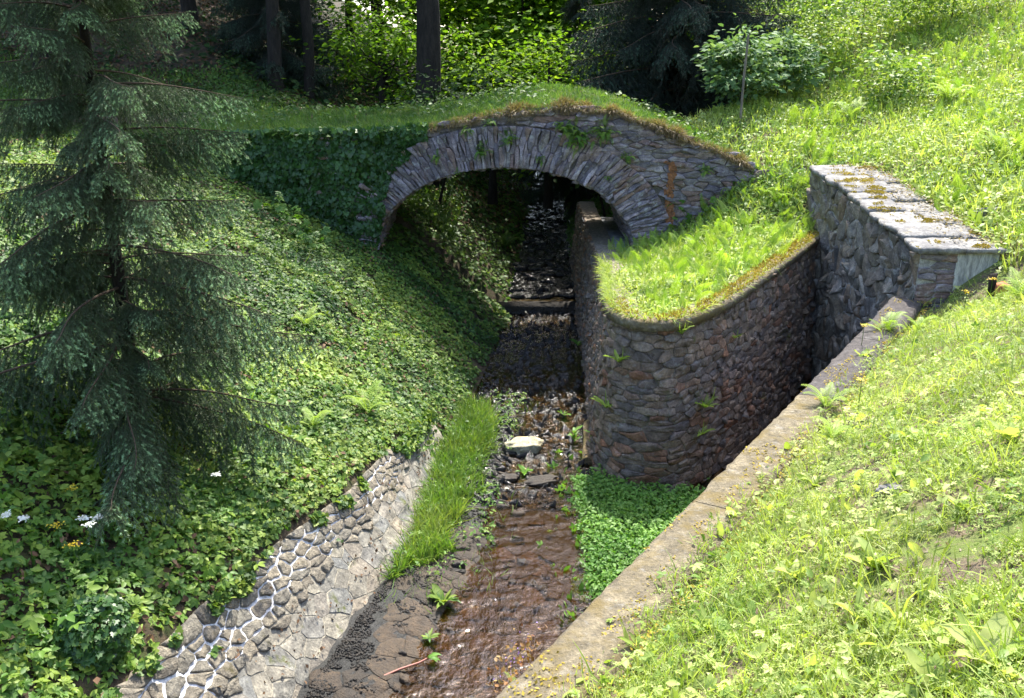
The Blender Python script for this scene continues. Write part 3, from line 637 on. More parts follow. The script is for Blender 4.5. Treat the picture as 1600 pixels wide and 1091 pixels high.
def blade_t(bend, w=.035, k=4):
    V = []; 
    for i in range(k):
        t = i/k; V += [(-w*(1-t**2*.8), t*(1-.3*bend*t), bend*t*t), (w*(1-t**2*.8), t*(1-.3*bend*t), bend*t*t+.004)]
    V.append((0, 1-.3*bend, bend)); F = [[2*i, 2*i+1, 2*i+3] for i in range(k-1)]+[[2*i, 2*i+3, 2*i+2] for i in range(k-1)]+[[2*k-2, 2*k-1, 2*k]]
    return np.array(V, float), np.array(F), np.array([0.]*k+[0]*k+[.1])[:len(V)]
BL = [blade_t(.1), blade_t(.35), blade_t(.6, .03), blade_t(.9, .03)]
def dock_t(w=.17, bend=.5, wav=.03):
    V = []; k = 7
    for i in range(k+1):
        t = i/k; ww = w*math.sin(PI*min(1, t*.92+.06))**.8 if i < k else .004
        y = t*(1-.25*bend*t); z = bend*(.55*t-.75*t*t)
        V += [(-ww, y, z+.05*w/.17+wav*math.sin(t*17)), (0, y, z), (ww, y, z+.05+wav*math.cos(t*15))]
    F = [[3*i+a, 3*i+a+1, 3*i+a+4, 3*i+a+3] for i in range(k) for a in (0, 1)]
    return np.array(V, float), np.array(F), np.tile([0, .12, 0], k+1)
DK = [dock_t(), dock_t(.12, .8), dock_t(.2, .3), dock_t(.09, .35, .02)]
def frond_t(arch=.55, n=20, droop=.0):
    V, F = [], []
    py = lambda t: t*(1-.28*arch*t); pz = lambda t: arch*(1.15*t-1.05*t*t)
    for i in range(n):
        t = .12+.88*(i/(n-1))**.95; l = .24*min(1, t*2.6+.15)*(1.06-t)**.8+.008
        for s in (-1, 1):
            b = len(V); w = .013*(1.15-t*.6); y, z = py(t), pz(t); a = .45
            V += [(0, y-w, z), (s*l*.5, y-w*.8+l*.5*a*.6, z+.02), (s*l, y+l*a*.75, z-.05*l-.03), (s*l*.5, y+w*1.3+l*.5*a*.6, z+.012), (0, y+w, z)]
            F += [[b, b+1, b+3], [b, b+3, b+4], [b+1, b+2, b+3]]
    for i in range(8):
        t0, t1 = i/8, (i+1)/8; b = len(V); V += [(-.008, py(t0), pz(t0)), (.008, py(t0), pz(t0)), (.006, py(t1), pz(t1)), (-.006, py(t1), pz(t1))]; F += [[b, b+1, b+2], [b, b+2, b+3]]
    return np.array(V, float), np.array(F), np.array([0.]*len(V))
FR = [frond_t(.45), frond_t(.65), frond_t(.85)]

def samp(xr, yr, n, zf, keep=None, cull=True, kfar=None):
    X = RS.uniform(*xr, n); Y = RS.uniform(*yr, n); k = np.ones(n, bool) if keep is None else keep(X, Y)
    X, Y = X[k], Y[k]; P = np.c_[X, Y, zf(X, Y)]
    if cull:
        k = inview(P); P = P[k]
    if kfar:                                  # thin out with distance
        d = np.linalg.norm(P-[0, 0, CAM_H], axis=1); P = P[RS.uniform(0, 1, len(P)) < np.clip((kfar/d)**1.3, 0, 1)]
    return P
def spread(mb, tpls, P, zf, size, tilt=.5, flat=True, tint=None, lift=(0, 0), mat=0, normal=None, patch=0., wid=1., pull=0):
    """flat: leaves lie along the ground turned every way; else: blades stand up"""
    if len(P) == 0: return
    N = nrm(zf, P[:, 0], P[:, 1]) if normal is None else np.broadcast_to(normal, P.shape)
    n = len(P); rv = unit(RS.normal(0, 1, (n, 3))); tg = unit(rv-(rv*N).sum(1, keepdims=True)*N)
    if flat: nn = unit(N+RS.normal(0, tilt, (n, 3))+[0, -.15, .35]); D = unit(tg-(tg*nn).sum(1, keepdims=True)*nn+RS.normal(0, .1, (n, 3)))
    else: D = unit(N*.4+[0, 0, .8]+RS.normal(0, tilt, (n, 3))); nn = tg
    sz = RS.uniform(size[0], size[1], n); t = RS.beta(2, 2, n) if tint is None else RS.uniform(tint[0], tint[1], n)
    if patch: t = np.clip(t+patch*noise2(P[:, 0], P[:, 1], 1.3), 0, 1)
    Q = P+N*RS.uniform(lift[0], max(lift[1], lift[0]+1e-6), n)[:, None]
    which = RS.randint(0, len(tpls), n)
    for i, tp in enumerate(tpls):
        m = which == i; scatter(mb, tp, Q[m], D[m], nn[m], sz[m], t[m], mat, wid)
def hit(u, v, zf):
    a = px(u, v, Y=1.); d = a-np.array([0, 0, CAM_H]); t = np.arange(1.5, 60, .02); P = np.array([0, 0, CAM_H])+d*t[:, None]
    k = np.argmax(P[:, 2] < zf(P[:, 0], P[:, 1])); return P[k]

# ------------------------------------------------------------------ ground cover (stuff)
inRgt = lambda X, Y: ~inpoly(X, Y, VOID) & ~((X > PX0-.1) & (X < PX1+.02) & (Y > PY0-.1) & (Y < PY1+.1))
near_ok = lambda X, Y: inRgt(X, Y) & (cop_d(X, Y) > .29+.17*noise2(X, Y, .35)) & (Y < 13.4) & ((X-6.6)**2*.5+(Y-13.1)**2 > .02)
hill_ok = lambda X, Y: inRgt(X, Y) & ((Y > 12.6) & ((X > 7.1) | (Y > 18)) | (X > 9))
_sp = [tuple(hit(u, v, zR)[:2])+(r,) for u, v, r in ((1490, 862, .22), (1530, 900, .14), (1560, 760, .12), (1385, 930, .12), (1585, 830, .16), (1330, 870, .09))]
def bare(X, Y):
    b = np.zeros(np.shape(X), bool)
    for x, y, r in _sp: b |= np.hypot((X-x)*.8, Y-y) < r*(1+.5*noise2(X*3, Y*3, .4))
    return b
near_ok0 = near_ok
near_ok = lambda X, Y: near_ok0(X, Y) & (~bare(X, Y) | (RS.uniform(0, 1, np.shape(X)) < .12))
soilpatch = lambda X, Y: noise2(X*1.3+4, Y*1.3, .8) > -.42
bank_ok = lambda X, Y: inRgt(X, Y) & (X < 6.1) & (Y > 11.8) & (Y < 18.75) & (cop_d(X, Y) < -1.7)
g = MB(); P = samp((-1, 9), (1.5, 13.5), 420000, zR, lambda X, Y: near_ok(X, Y) & soilpatch(X, Y), kfar=4.)
spread(g, [T_clover], P, zR, (.018, .045), .5, lift=(.01, .07), patch=.35); tag(g.build('clover', M_leafR), kind='stuff')
g = MB(); P = samp((-1, 9), (1.5, 13.5), 210000, zR, lambda X, Y: near_ok(X, Y) & (noise2(X, Y, .7) > -.35), kfar=4.)
spread(g, BL, P, zR, (.06, .22), .55, flat=False, patch=.3, wid=.62); 
P = samp((-1, 9), (1.5, 13.5), 9000, zR, lambda X, Y: near_ok(X, Y) & (noise2(X+3, Y, .5) > .35), kfar=4.5)
spread(g, BL[1:], P, zR, (.2, .42), .35, flat=False, tint=(.3, .9), wid=.6); tag(g.build('slope_grass', M_grassR), kind='stuff')
g = MB(); P = samp((-1, 9), (1.5, 13.5), 15000, zR, near_ok, kfar=4.5)
spread(g, [T_ovate, T_tri, T_maple], P, zR, (.04, .10), .5, lift=(.03, .12), patch=.4); P = samp((-1, 9), (1.5, 13.5), 2000, zR, near_ok, kfar=5)
spread(g, DK, P, zR, (.09, .2), .6, flat=False, tint=(.35, 1)); tag(g.build('slope_weeds', M_leafR), kind='stuff')
g = MB(); P = samp((-1, 9), (1.5, 13.5), 60000, zR, near_ok0, kfar=4.); P = P[bare(P[:, 0], P[:, 1]) | (RS.uniform(0, 1, len(P)) < .07)]; spread(g, [T_kite, BL[1]], P, zR, (.015, .06), .6, lift=(.0, .02)); tag(g.build('dead_thatch', M_dry), kind='stuff')
# hillside
g = MB(); P = samp((4, 24), (12.5, 38), 190000, zR, hill_ok, kfar=14)
spread(g, [T_kite, T_ovate, T_kite], P, zR, (.05, .12), .55, lift=(.03, .2), patch=.4)
P = samp((4, 24), (12.5, 36), 6000, zR, hill_ok, kfar=14); spread(g, DK, P, zR, (.18, .36), .5, flat=False, tint=(.3, 1)); tag(g.build('hillside_weeds', M_hill), kind='stuff')
g = MB(); P = samp((4, 24), (12.5, 36), 190000, zR, hill_ok, kfar=13); spread(g, BL, P, zR, (.15, .38), .4, flat=False, patch=.3); tag(g.build('hillside_grass', M_grassR), kind='stuff')
g = MB(); P = samp((6, 18), (13, 30), 3600, zR, lambda X, Y: hill_ok(X, Y) & (noise2(X, Y, 2.2) > -.15), kfar=20); spread(g, FR, P, zR, (.35, .65), .7, flat=False, tint=(0, 1), wid=1.0)
P = samp((1.5, 6.2), (11.8, 18.8), 1500, zR, lambda X, Y: bank_ok(X, Y) & (X > 2.1)); spread(g, FR, P, zR, (.28, .55), .75, flat=False, tint=(0, 1), wid=1.0); tag(g.build('bracken', M_fernR), kind='stuff')
g = MB(); P = samp((1.4, 6.2), (11.8, 18.8), 26000, zR, bank_ok); spread(g, [T_kite, T_ovate], P, zR, (.045, .10), .5, lift=(.02, .14), patch=.4)
P = samp((1.4, 6.2), (11.8, 18.8), 9000, zR, bank_ok); spread(g, BL, P, zR, (.15, .32), .4, flat=False, tint=(.3, 1)); tag(g.build('bank_weeds', M_leafR), kind='stuff')
g = MB(); n = 9000; k = RS.randint(0, len(CW), n); k = k[(RS.uniform(0, 1, n) < np.interp(k/len(CW), [0, .45, .62, .75, 1], [.6, .9, .8, .25, .05])) & (CW[k, 1]+RS.normal(0, .4, n) < np.where(k < len(CW)*.6, 16.6, 99))]; n = len(k); a = -np.abs(RS.normal(0, .11, n))+.05
P = np.c_[CW[k, 0]+CWn[k, 0]*a, CW[k, 1]+CWn[k, 1]*a, CW[k, 2]+.05+0*a]; D = unit(RS.normal(0, .45, (n, 3))+np.c_[CWn[k]*.5*RS.uniform(0, 1, (n, 1)), np.full(n, .55)])
for i in range(4): m = RS.randint(0, 4, n) == i; scatter(g, BL[i], P[m], D[m], unit(np.c_[CWn[k[m]], np.full(m.sum(), -.3)]+RS.normal(0, .5, (m.sum(), 3))), RS.uniform(.05, .2, m.sum()), RS.uniform(.2, 1, m.sum()), 0, .8)
m = RS.uniform(0, 1, n) < .35; scatter(g, T_clover, P[m]+[0, 0, .02], RS.normal(0, 1, (m.sum(), 3))*[1, 1, .3], unit(RS.normal(0, .4, (m.sum(), 3))+[0, -.2, 1]), RS.uniform(.03, .07, m.sum()), RS.uniform(0, 1, m.sum()))
tag(g.build('edge_grass', M_grassR), kind='stuff')
# left bank: small-leaved ivy and herbs
lb = lambda X, Y: (footL(Y)-X > np.where(Y < 12.4, revW(Y)+.02+.1*noise2(X, Y, .3), .05+.15*noise2(X, Y, .5))) & ~((X < XC-EA) & (Y > BY0) & (Y < BY1+.4))
g = MB(); P = samp((-11, 1.), (8., 19.5), 230000, zL, lambda X, Y: lb(X, Y) & (noise2(X+2, Y, .5) > -.72), kfar=12)
spread(g, [T_ivy], P, zL, (.035, .08), .45, lift=(.01, .09), patch=.6)
P = samp((-9, 2), (19.5, 44), 60000, zL, lambda X, Y: lb(X, Y), kfar=20); spread(g, [T_ivy], P, zL, (.07, .13), .5, lift=(.01, .1), tint=(.1, .8)); n = 5200; s = RS.uniform(.2, 8.5, n); t = 1.45-np.abs(RS.normal(0, .22, n)); kp = (noise2(s, t, .35)+1.6*(t-1.25)+1.3*smooth(s, 6.4, 7.8)*(t > .5) > .5); s, t = s[kp], t[kp]; n = len(s)
scatter(g, T_ivy, rev_surf(s, t, s*0+.03+RS.uniform(0, .05, n))+np.array([float(footL(8)), 8, 0]), RS.normal(0, 1, (n, 3)), unit(RS.normal(0, .35, (n, 3))+[.5, -.1, .9]), RS.uniform(.035, .085, n), RS.uniform(.1, 1, n)); tag(g.build('bank_ivy', M_ivyb), kind='stuff')
g = MB(); P = samp((-10, -1), (3.5, 13), 75000, zL, lambda X, Y: lb(X, Y) & ((footL(Y)-X) > revW(Y)-.04+.45*smooth(Y, 8, 11)*(1+noise2(X, Y, .8))), kfar=8)
dd = footL(P[:, 1])-P[:, 0]-revW(P[:, 1]); lf = RS.uniform(.02, 1, len(P))*np.minimum(.06+.25*dd, .42)*(1-.6*smooth(P[:, 1], 8.5, 11.5)); P[:, 2] += lf*(.75+.5*noise2(P[:, 0], P[:, 1], .5))
spread(g, [T_tri, T_maple, T_tri, T_ovate], P, zL, (.06, .135), .45, patch=.45); P = samp((-9, 0), (8, 18), 26000, zL, lambda X, Y: lb(X, Y) & (noise2(X+11, Y, .75) > .0)); spread(g, [T_tri, T_maple, T_ovate], P, zL, (.04, .10), .45, lift=(.04, .14), tint=(.35, 1)); tag(g.build('woodland_herbs', M_herb), kind='stuff')
g = MB(); P = samp((-10, 0), (8, 19), 7000, zL, lambda X, Y: lb(X, Y) & (noise2(X+7, Y, .9) > .2)); spread(g, BL, P, zL, (.12, .3), .5, flat=False, tint=(.2, .8)); tag(g.build('bank_grass', M_dgrass), kind='stuff')
# dead leaves
g = MB(); P = samp((-10, 1), (4, 19), 13000, zL, lambda X, Y: lb(X, Y) & (noise2(X-5, Y, .8) > .1)); spread(g, [T_kite, T_ovate], P, zL, (.04, .09), .5, lift=(.03, .11))
P = samp((-7, 2), (24, 45), 9000, zL, lambda X, Y: lb(X, Y) & (noise2(X-1, Y, 1.4) > .1)); spread(g, [T_kite, T_ovate], P, zL, (.1, .18), .5, lift=(.02, .12))
P = samp((-26, -1), (26, 48), 26000, zL, lambda X, Y: lb(X, Y)); spread(g, [T_kite], P, zL, (.09, .18), .5, lift=(.01, .06), tint=(0, .5))
n = 900; s = RS.uniform(.2, 7.8, n); t = RS.beta(1.5, 2, n)*1.2; kp = noise2(s, t*2, .35) > .15; s, t = s[kp], t[kp]
scatter(g, T_kite, rev_surf(s, t, s*0+.03)+np.array([float(footL(8)), 8, 0]), RS.normal(0, 1, (len(s), 3)), unit(RS.normal(0, .4, (len(s), 3))+[.6, 0, .8]), RS.uniform(.02, .055, len(s)), RS.uniform(0, .8, len(s)))
tag(g.build('dead_leaves', M_brown), kind='stuff')
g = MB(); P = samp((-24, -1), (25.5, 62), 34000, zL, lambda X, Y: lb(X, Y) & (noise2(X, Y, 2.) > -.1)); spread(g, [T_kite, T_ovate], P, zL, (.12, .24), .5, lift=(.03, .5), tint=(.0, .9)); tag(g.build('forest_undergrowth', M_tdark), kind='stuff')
n = 2600; X = RS.uniform(PX0+.15, PX1+.1, n); Y = RS.uniform(PY0, PY1, n); k = RS.uniform(0, 1, n) < ((X-PX0)/1.1)**2*.9+.03; X, Y = X[k], Y[k]; n = len(X); g = MB()
scatter(g, T_kite, np.c_[X, Y, pier_z(Y)-.01+RS.uniform(0, .03, n)], RS.normal(0, 1, (n, 3))*[1, 1, .2], unit(RS.normal(0, .4, (n, 3))+[0, 0, 1]), RS.uniform(.02, .06, n), RS.uniform(.4, 1, n)); tag(g.build('dry_litter', M_dry), kind='stuff')
# right bank of the ravine, seen through the arch
g = MB(); P = samp((1.4, 7), (18.8, 46), 26000, zR, lambda X, Y: (X > footR(Y)) & ((Y > 24.7)), kfar=22); spread(g, [T_ivy, T_kite], P, zR, (.1, .18), .5, lift=(.01, .25), tint=(0, .6)); tag(g.build('ravine_ivy', M_ivyb), kind='stuff')
# track over the bridge
g = MB(); dk = lambda X, Y: np.ones(len(X), bool)
P = samp((-13, 5.6), (BY0-.08, BY1+.5), 70000, zDeck, dk, kfar=20); spread(g, BL, P, zDeck, (.07, .20), .4, flat=False, patch=.3, wid=1.2)
P = samp((-13, 5.6), (BY0+.1, BY1+.5), 7000, zDeck, lambda X, Y: noise2(X, Y, 1.1)+.35*(Y-21.5) > .1, kfar=20); spread(g, [T_kite, T_ovate], P, zDeck, (.08, .15), .5, lift=(.03, .22)); P = samp((-20, -1.5), (22.4, 28), 42000, zL, lambda X, Y: lb(X, Y), kfar=20); spread(g, BL, P, zL, (.12, .3), .45, flat=False, patch=.3, wid=1.3); P = samp((-20, -1.5), (22.4, 28), 12000, zL, lambda X, Y: lb(X, Y), kfar=20); spread(g, [T_kite, T_ovate], P, zL, (.08, .15), .5, lift=(.03, .2)); P = samp((-20, -8), (17.5, 22.6), 16000, zL, lambda X, Y: lb(X, Y), kfar=20); spread(g, BL, P, zL, (.1, .25), .45, flat=False, patch=.3, wid=1.3); tag(g.build('track_grass', M_dgrass), kind='stuff')
g = MB(); n = 30000; X = np.where(RS.uniform(0, 1, n) < .7, RS.uniform(-2.6, 4.95, n), RS.uniform(1, 4.8, n)); Y = BY0+RS.uniform(-.10, .3, n)
kp = noise2(X, Y*0, .45)+1.3*smooth(X, -2.6, -1.2) > .15+.5*rnd(0, 1, n); X, Y = X[kp], Y[kp]; n = len(X)
P = np.c_[X, Y, zDeck(X, np.maximum(Y, BY0))+.0+rnd(0, .06, n)]; hang = smooth(BY0+.08-Y, 0, .25)[:, None]
D = unit(RS.normal(0, .45, (n, 3))+np.array([0, -.35, .5])*(1-hang)+np.array([0, -.6, -.55])*hang); which = RS.randint(0, 4, n)
for i in range(4): m = which == i; scatter(g, BL[i], P[m], D[m], unit(RS.normal(0, .6, (m.sum(), 3))+[0, -.4, -.8]), RS.uniform(.07, .17, m.sum())*(1+.6*np.clip(noise2(P[m][:, 0], P[m][:, 0]*0, .25)+.5*noise2(P[m][:, 0], P[m][:, 0]*0, .08), -.5, 1.2)), RS.uniform(0, 1, m.sum()), 0, .9)
tag(g.build('dry_grass_fringe', M_dry), kind='stuff')
# stream-side grass on the sand bar, cress on the other side
zB = lambda X, Y: np.maximum(bedz(X, Y), WL(Y)-.03)
g = MB(); P = samp((-2, .6), (9.3, 15.2), 60000, zB, lambda X, Y: (X-footL(Y) > -.02) & (X-footL(Y) < np.interp(Y, [9.3, 9.9, 11, 12.5, 13.6, 15.2], [.1, .55, .72, .80, .85, .3])*(.8+.5*noise2(X, Y, .3))) & (noise2(X+5, Y, .22) > -.45))
spread(g, BL, P, zB, (.10, .38), .65, flat=False, patch=.45, wid=.6)
P = samp((-2, .8), (8.6, 15.5), 5000, zB, lambda X, Y: (X-footL(Y) > .1) & (X-footL(Y) < 1.25) & (noise2(X, Y, .3) > .25)); spread(g, BL, P, zB, (.06, .22), .7, flat=False, wid=.6); tag(g.build('stream_grass', M_sgrass), kind='stuff')
g = MB(); P = samp((-2, .6), (9.3, 15.6), 9000, zB, lambda X, Y: (X-footL(Y) > -.1) & (X-footL(Y) < 1.0) & (noise2(X+1, Y, .35) > .15)); spread(g, [T_tri, T_ovate, T_clover], P, zB, (.03, .08), .5, lift=(.02, .2)); tag(g.build('stream_weeds', M_herb), kind='stuff')
g = MB(); P = samp((.4, 3.2), (9., 13.), 30000, zB, lambda X, Y: (X > .86+.12*noise2(X, Y, .4)) & (cop_d(X, Y) < .1) & (Y < 12.2+.3*noise2(X, Y, .4)-.35*(X-1)) & (X < 2.75-.5*np.maximum(Y-11.2, 0)+.35*noise2(X, Y, .3)+.3*noise2(X, Y, .12)))
P[:, 2] += RS.uniform(0, 1, len(P))*.26*smooth(P[:, 0], .8, 1.2); spread(g, [T_ovate, T_tri], P, zB, (.03, .085), .6, patch=.5); P = samp((.4, 3.0), (8.6, 13.2), 2600, zB, lambda X, Y: (X > .62+.25*noise2(X, Y, .25)) & (cop_d(X, Y) < .1) & (noise2(X, Y, .2) > .1)); spread(g, [BL[1], BL[2], T_ovate, T_tri], P, zB, (.05, .16), .6, flat=False, tint=(.2, 1)); tag(g.build('watercress', M_cress), kind='stuff')
# stones of the stream bed and gravel
g = MB()
def bsurf(s, t, hh): X = -3+np.asarray(s); Y = 5.5+np.asarray(t); return np.stack([X, Y, bedz(X, Y)+hh], -1)
def bkeep(s, t):
    X, Y = -3+s, 5.5+t; return footL(Y)+.05 < X < .6 and Y < 10.8-.5*(X+1) and X-footL(Y) > .3+.3*float(noise2(X, Y, .6))
def poisson(w, h, r):
    X, Y = np.meshgrid(np.arange(0, w, r*1.1), np.arange(0, h, r*1.1), indexing='ij'); return np.c_[X.ravel(), Y.ravel()]+RS.uniform(-.42, .42, (X.size, 2))*r*1.1+[0, r*.3]
stones(g, bsurf, 4.5, 7.5, poisson(4.5, 7.5, .25), 1.1, .004, .010, keep=bkeep, rnd_=1, rough=.25, tints=lambda q: rnd(.45, 1)); tag(g.build('streambed_paving', M_bedst), kind='structure')
g = MB(); 
def b2(s, t, hh): X = -1.6+np.asarray(s); Y = 11.3+np.asarray(t); return np.stack([X, Y, bedz(X, Y)+hh], -1)
def bk2(s, t): X, Y = -1.6+s, 11.3+t; return footL(Y)+.0 < X < footR(Y)+.05 and rnd() < .9
stones(g, b2, 3.4, 10, poisson(3.4, 10, .115), 1.5, .005, .042, keep=bk2, rnd_=1, rough=1.3, tints=lambda q: rnd(0, 1)); tag(g.build('streambed_rocks', M_bedwet), kind='structure')
g = MB()
def b3(s, t, hh): X = -1+np.asarray(s); Y = 21.6+np.asarray(t); return np.stack([X, Y, bedz(X, Y)+.05+hh], -1)
stones(g, b3, 4.6, 24, poisson(4.6, 24, .27), 1.6, .01, .05, keep=lambda s, t: footL(21.6+t)-.1 < -1+s < footR(21.6+t)+.2 and rnd() < .8, rnd_=1, rough=.8, tints=lambda q: rnd(0, .4)); tag(g.build('ravine_rocks', M_bedwet), kind='structure')
g = MB(); n = 15000; Y = RS.uniform(5.5, 14, n); X = footL(Y)+.0+np.abs(RS.normal(0, .4, n)); r = RS.uniform(.004, .024, n)**1.0; kp = noise2(X, Y, .25)+.7*np.exp(-(X-footL(Y))/.35) > .15; X, Y, r = X[kp], Y[kp], r[kp]; n = len(X)
I8 = A_((1, 0, 0), (0, 1, 0), (-1, 0, 0), (0, -1, 0), (0, 0, .8), (0, 0, -.5)); IF = np.array([[0, 1, 4], [1, 2, 4], [2, 3, 4], [3, 0, 4], [1, 0, 5], [2, 1, 5], [3, 2, 5], [0, 3, 5]])
scatter(g, (I8, IF, np.zeros(6)), np.c_[X, Y, bedz(X, Y)+.004], RS.normal(0, 1, (n, 3))*[1, 1, .2], np.tile([0, 0, 1.], (n, 1)), r, RS.uniform(0, .55, n)); tag(g.build('gravel', M_bedst), kind='stuff')
g = MB()
def b4(s, t, hh): X = -1.2+np.asarray(s); Y = 6.5+np.asarray(t); return np.stack([X, Y, bedz(X, Y)+hh], -1)
stones(g, b4, 2.4, 6, poisson(2.4, 6, .12), 1.4, .01, .04, keep=lambda s, t: rnd() < .10+.3*(noise2(s, t, .5) > .5) and footL(6.5+t)+.5 < -1.2+s, rnd_=1, rough=.5, tints=lambda q: rnd(.2, 1)); tag(g.build('pool_stones', M_bedst), kind='structure')
# weir step under the bridge
g = MB(); box(g, (.8, 21.45, .05), (3.2, .3, .5), jit=.03); tag(g.build('weir_step', M_bedst), 'dark stone weir step across the stream in the shade beneath the bridge', 'weir')

# ------------------------------------------------------------------ ivy curtain on the bridge abutment
def ivy_curtain():
    g = MB(); n = 15000; X = RS.uniform(-8.6, -1.75, n); f = RS.uniform(0, 1, n); top = zt_b(X)+.06; lo = np.maximum(zL(X, np.full(n, BY0-.1)), np.interp(X, [-3.4, -2.9, -2.5, -1.8], [1.5, 2.0, 3.7, 4.5])+.12*noise2(X, X, .2))
    Z = lo+(top-lo)*f; k = (top > lo+.02) & (RS.uniform(0, 1, n) < np.where(X > -2.9, .9, 1)); X, Z, top = X[k], Z[k], top[k]; n = len(X)
    bul = .10+.12*noise2(X, Z, .5)+.07*noise2(X, Z*1.5, .2); Y = BY0-np.maximum(bul, .02)*RS.uniform(.3, 1.15, n)-.02
    Nn = unit(RS.normal(0, .45, (n, 3))+[0, -1, .35]); D = unit(RS.normal(0, .5, (n, 3))+[0, -.2, -1.])
    tint = np.clip(RS.beta(2, 4, n)*.7+.5*smooth(Z-top, -.5, .1)*RS.uniform(0, 1, n), 0, 1)
    scatter(g, T_ivy, np.c_[X, Y, Z], D, Nn, RS.uniform(.07, .13, n), tint)
    n = 3500; X = RS.uniform(-8.6, -1.9, n); Y = BY0+RS.uniform(-.2, .45, n)*RS.uniform(0, 1, n); Z = zDeck(X, np.maximum(Y, BY0))+.02+RS.uniform(-.05, .1, n)
    scatter(g, T_ivy, np.c_[X, Y, Z], RS.normal(0, 1, (n, 3))*[1, 1, .3]+[0, -.4, -.1], unit(RS.normal(0, .35, (n, 3))+[0, -.3, 1.]), RS.uniform(.07, .12, n), RS.uniform(.2, 1, n))
    tag(g.build('ivy', M_ivy), 'thick curtain of dark green ivy covering the left abutment of the stone bridge', 'ivy')
ivy_curtain()
g = MB(); c = hit(150, 1010, zL); n = 1500; q = unit(RS.normal(0, 1, (n, 3)))*RS.uniform(.6, 1, (n, 1))**.4*np.array([.3, .32, .3])+c+[0, 0, .15]
scatter(g, T_ivy, q, RS.normal(0, .6, (n, 3))+[0, -.3, -.5], unit(q-c+[0, -.1, .2]+RS.normal(0, .15, (n, 3))), RS.uniform(.04, .075, n), RS.uniform(.1, .75, n)); tag(g.build('ivy_bush', M_ivy), 'rounded clump of dark glossy ivy above the revetment at the bottom left', 'ivy')

# ------------------------------------------------------------------ spruces
def spruce_branch(nm, L, mats, seed):
    rs = np.random.RandomState(seed); mb = MB(); bx_ = lambda t: .06*L*math.sin(t*5+seed)*t; dr = rs.uniform(.10, .22)
    ax = lambda t: np.array([bx_(t), L*t*(1-.05*t), L*(.16*t-(dr+.16)*t*t+.10*t**4)])
    ts = np.linspace(0, 1, 14); tube(mb, [ax(t) for t in ts], .016*L/2*(1.05-ts)+.003, 5, .5, 1, cap=False)
    Pn, Dn, Sn, Tn = [], [], [], []
    def twig(p, d, l, sag, bright, sub=True):
        k = max(3, int(l/(.010 if sub or bright < .55 else .007))); s = np.linspace(.02, 1, k); C = p+d*(s*l)[:, None]+np.array([0, 0, -1])*(sag*l*s**1.6)[:, None]
        tg = unit(np.gradient(C, axis=0)); a = unit(np.cross(tg, [0.03, .02, 1.])); b = np.cross(tg, a)
        j = np.linspace(0, 1, 4); q = p+d*(j*l)[:, None]+np.array([0, 0, -1])*(sag*l*j**1.6)[:, None]; w = .0028
        V = np.concatenate([q-[w, 0, 0], q+[w, 0, 0]]); mb.add(V, np.array([[i, i+1, i+5, i+4] for i in range(3)]), .4, 1)
        for m in range(5):
            ang = rs.uniform(0, 6.28, k); dirn = unit(tg*.75+(np.cos(ang)[:, None]*a+np.sin(ang)[:, None]*b)*.75)
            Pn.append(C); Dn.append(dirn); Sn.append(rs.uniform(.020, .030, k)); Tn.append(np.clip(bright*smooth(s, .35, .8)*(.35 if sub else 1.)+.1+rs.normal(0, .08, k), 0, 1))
        if sub:
            for u_ in np.arange(.22, .96, .10/l):
                for sd_ in (-1, 1):
                    if rs.rand() < .15: continue
                    i = int(u_*(k-1)); dd = unit(tg[i]*.8+a[i]*sd_*rs.uniform(.5, .9)+b[i]*rs.normal(0, .25)); twig(C[i], dd, l*rs.uniform(.18, .34)*(1.15-u_*.5), .25, bright*rs.uniform(.6, 1.1), False)
    st = .052
    for t in np.arange(.10, 1.0, st/L):
        for sd_ in (-1, 1):
            tt = t+rs.uniform(-.01, .01); p = ax(tt); env = min(1, .35+(1-tt)*1.1)*min(1, tt*3+.35); l = .60*env*rs.uniform(.55, 1.2)*(L/2)**.5
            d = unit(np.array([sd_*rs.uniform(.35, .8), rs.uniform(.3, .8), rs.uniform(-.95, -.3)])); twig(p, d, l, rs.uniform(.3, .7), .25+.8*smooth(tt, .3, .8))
    twig(ax(.97), unit(ax(1.)-ax(.95)), .16, .1, .9)
    Pn, Dn, Sn, Tn = map(np.concatenate, (Pn, Dn, Sn, Tn)); N = unit(rs.normal(0, 1, Pn.shape))
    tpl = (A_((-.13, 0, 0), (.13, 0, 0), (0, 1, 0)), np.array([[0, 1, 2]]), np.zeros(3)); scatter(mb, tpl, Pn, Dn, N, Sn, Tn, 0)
    return mb.mesh(nm, mats)
SB = [spruce_branch('branch', 2., [M_need, M_twig], 11+i) for i in range(6)]
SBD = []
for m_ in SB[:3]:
    c_ = m_.copy(); c_.materials[0] = M_needd; SBD.append(c_)
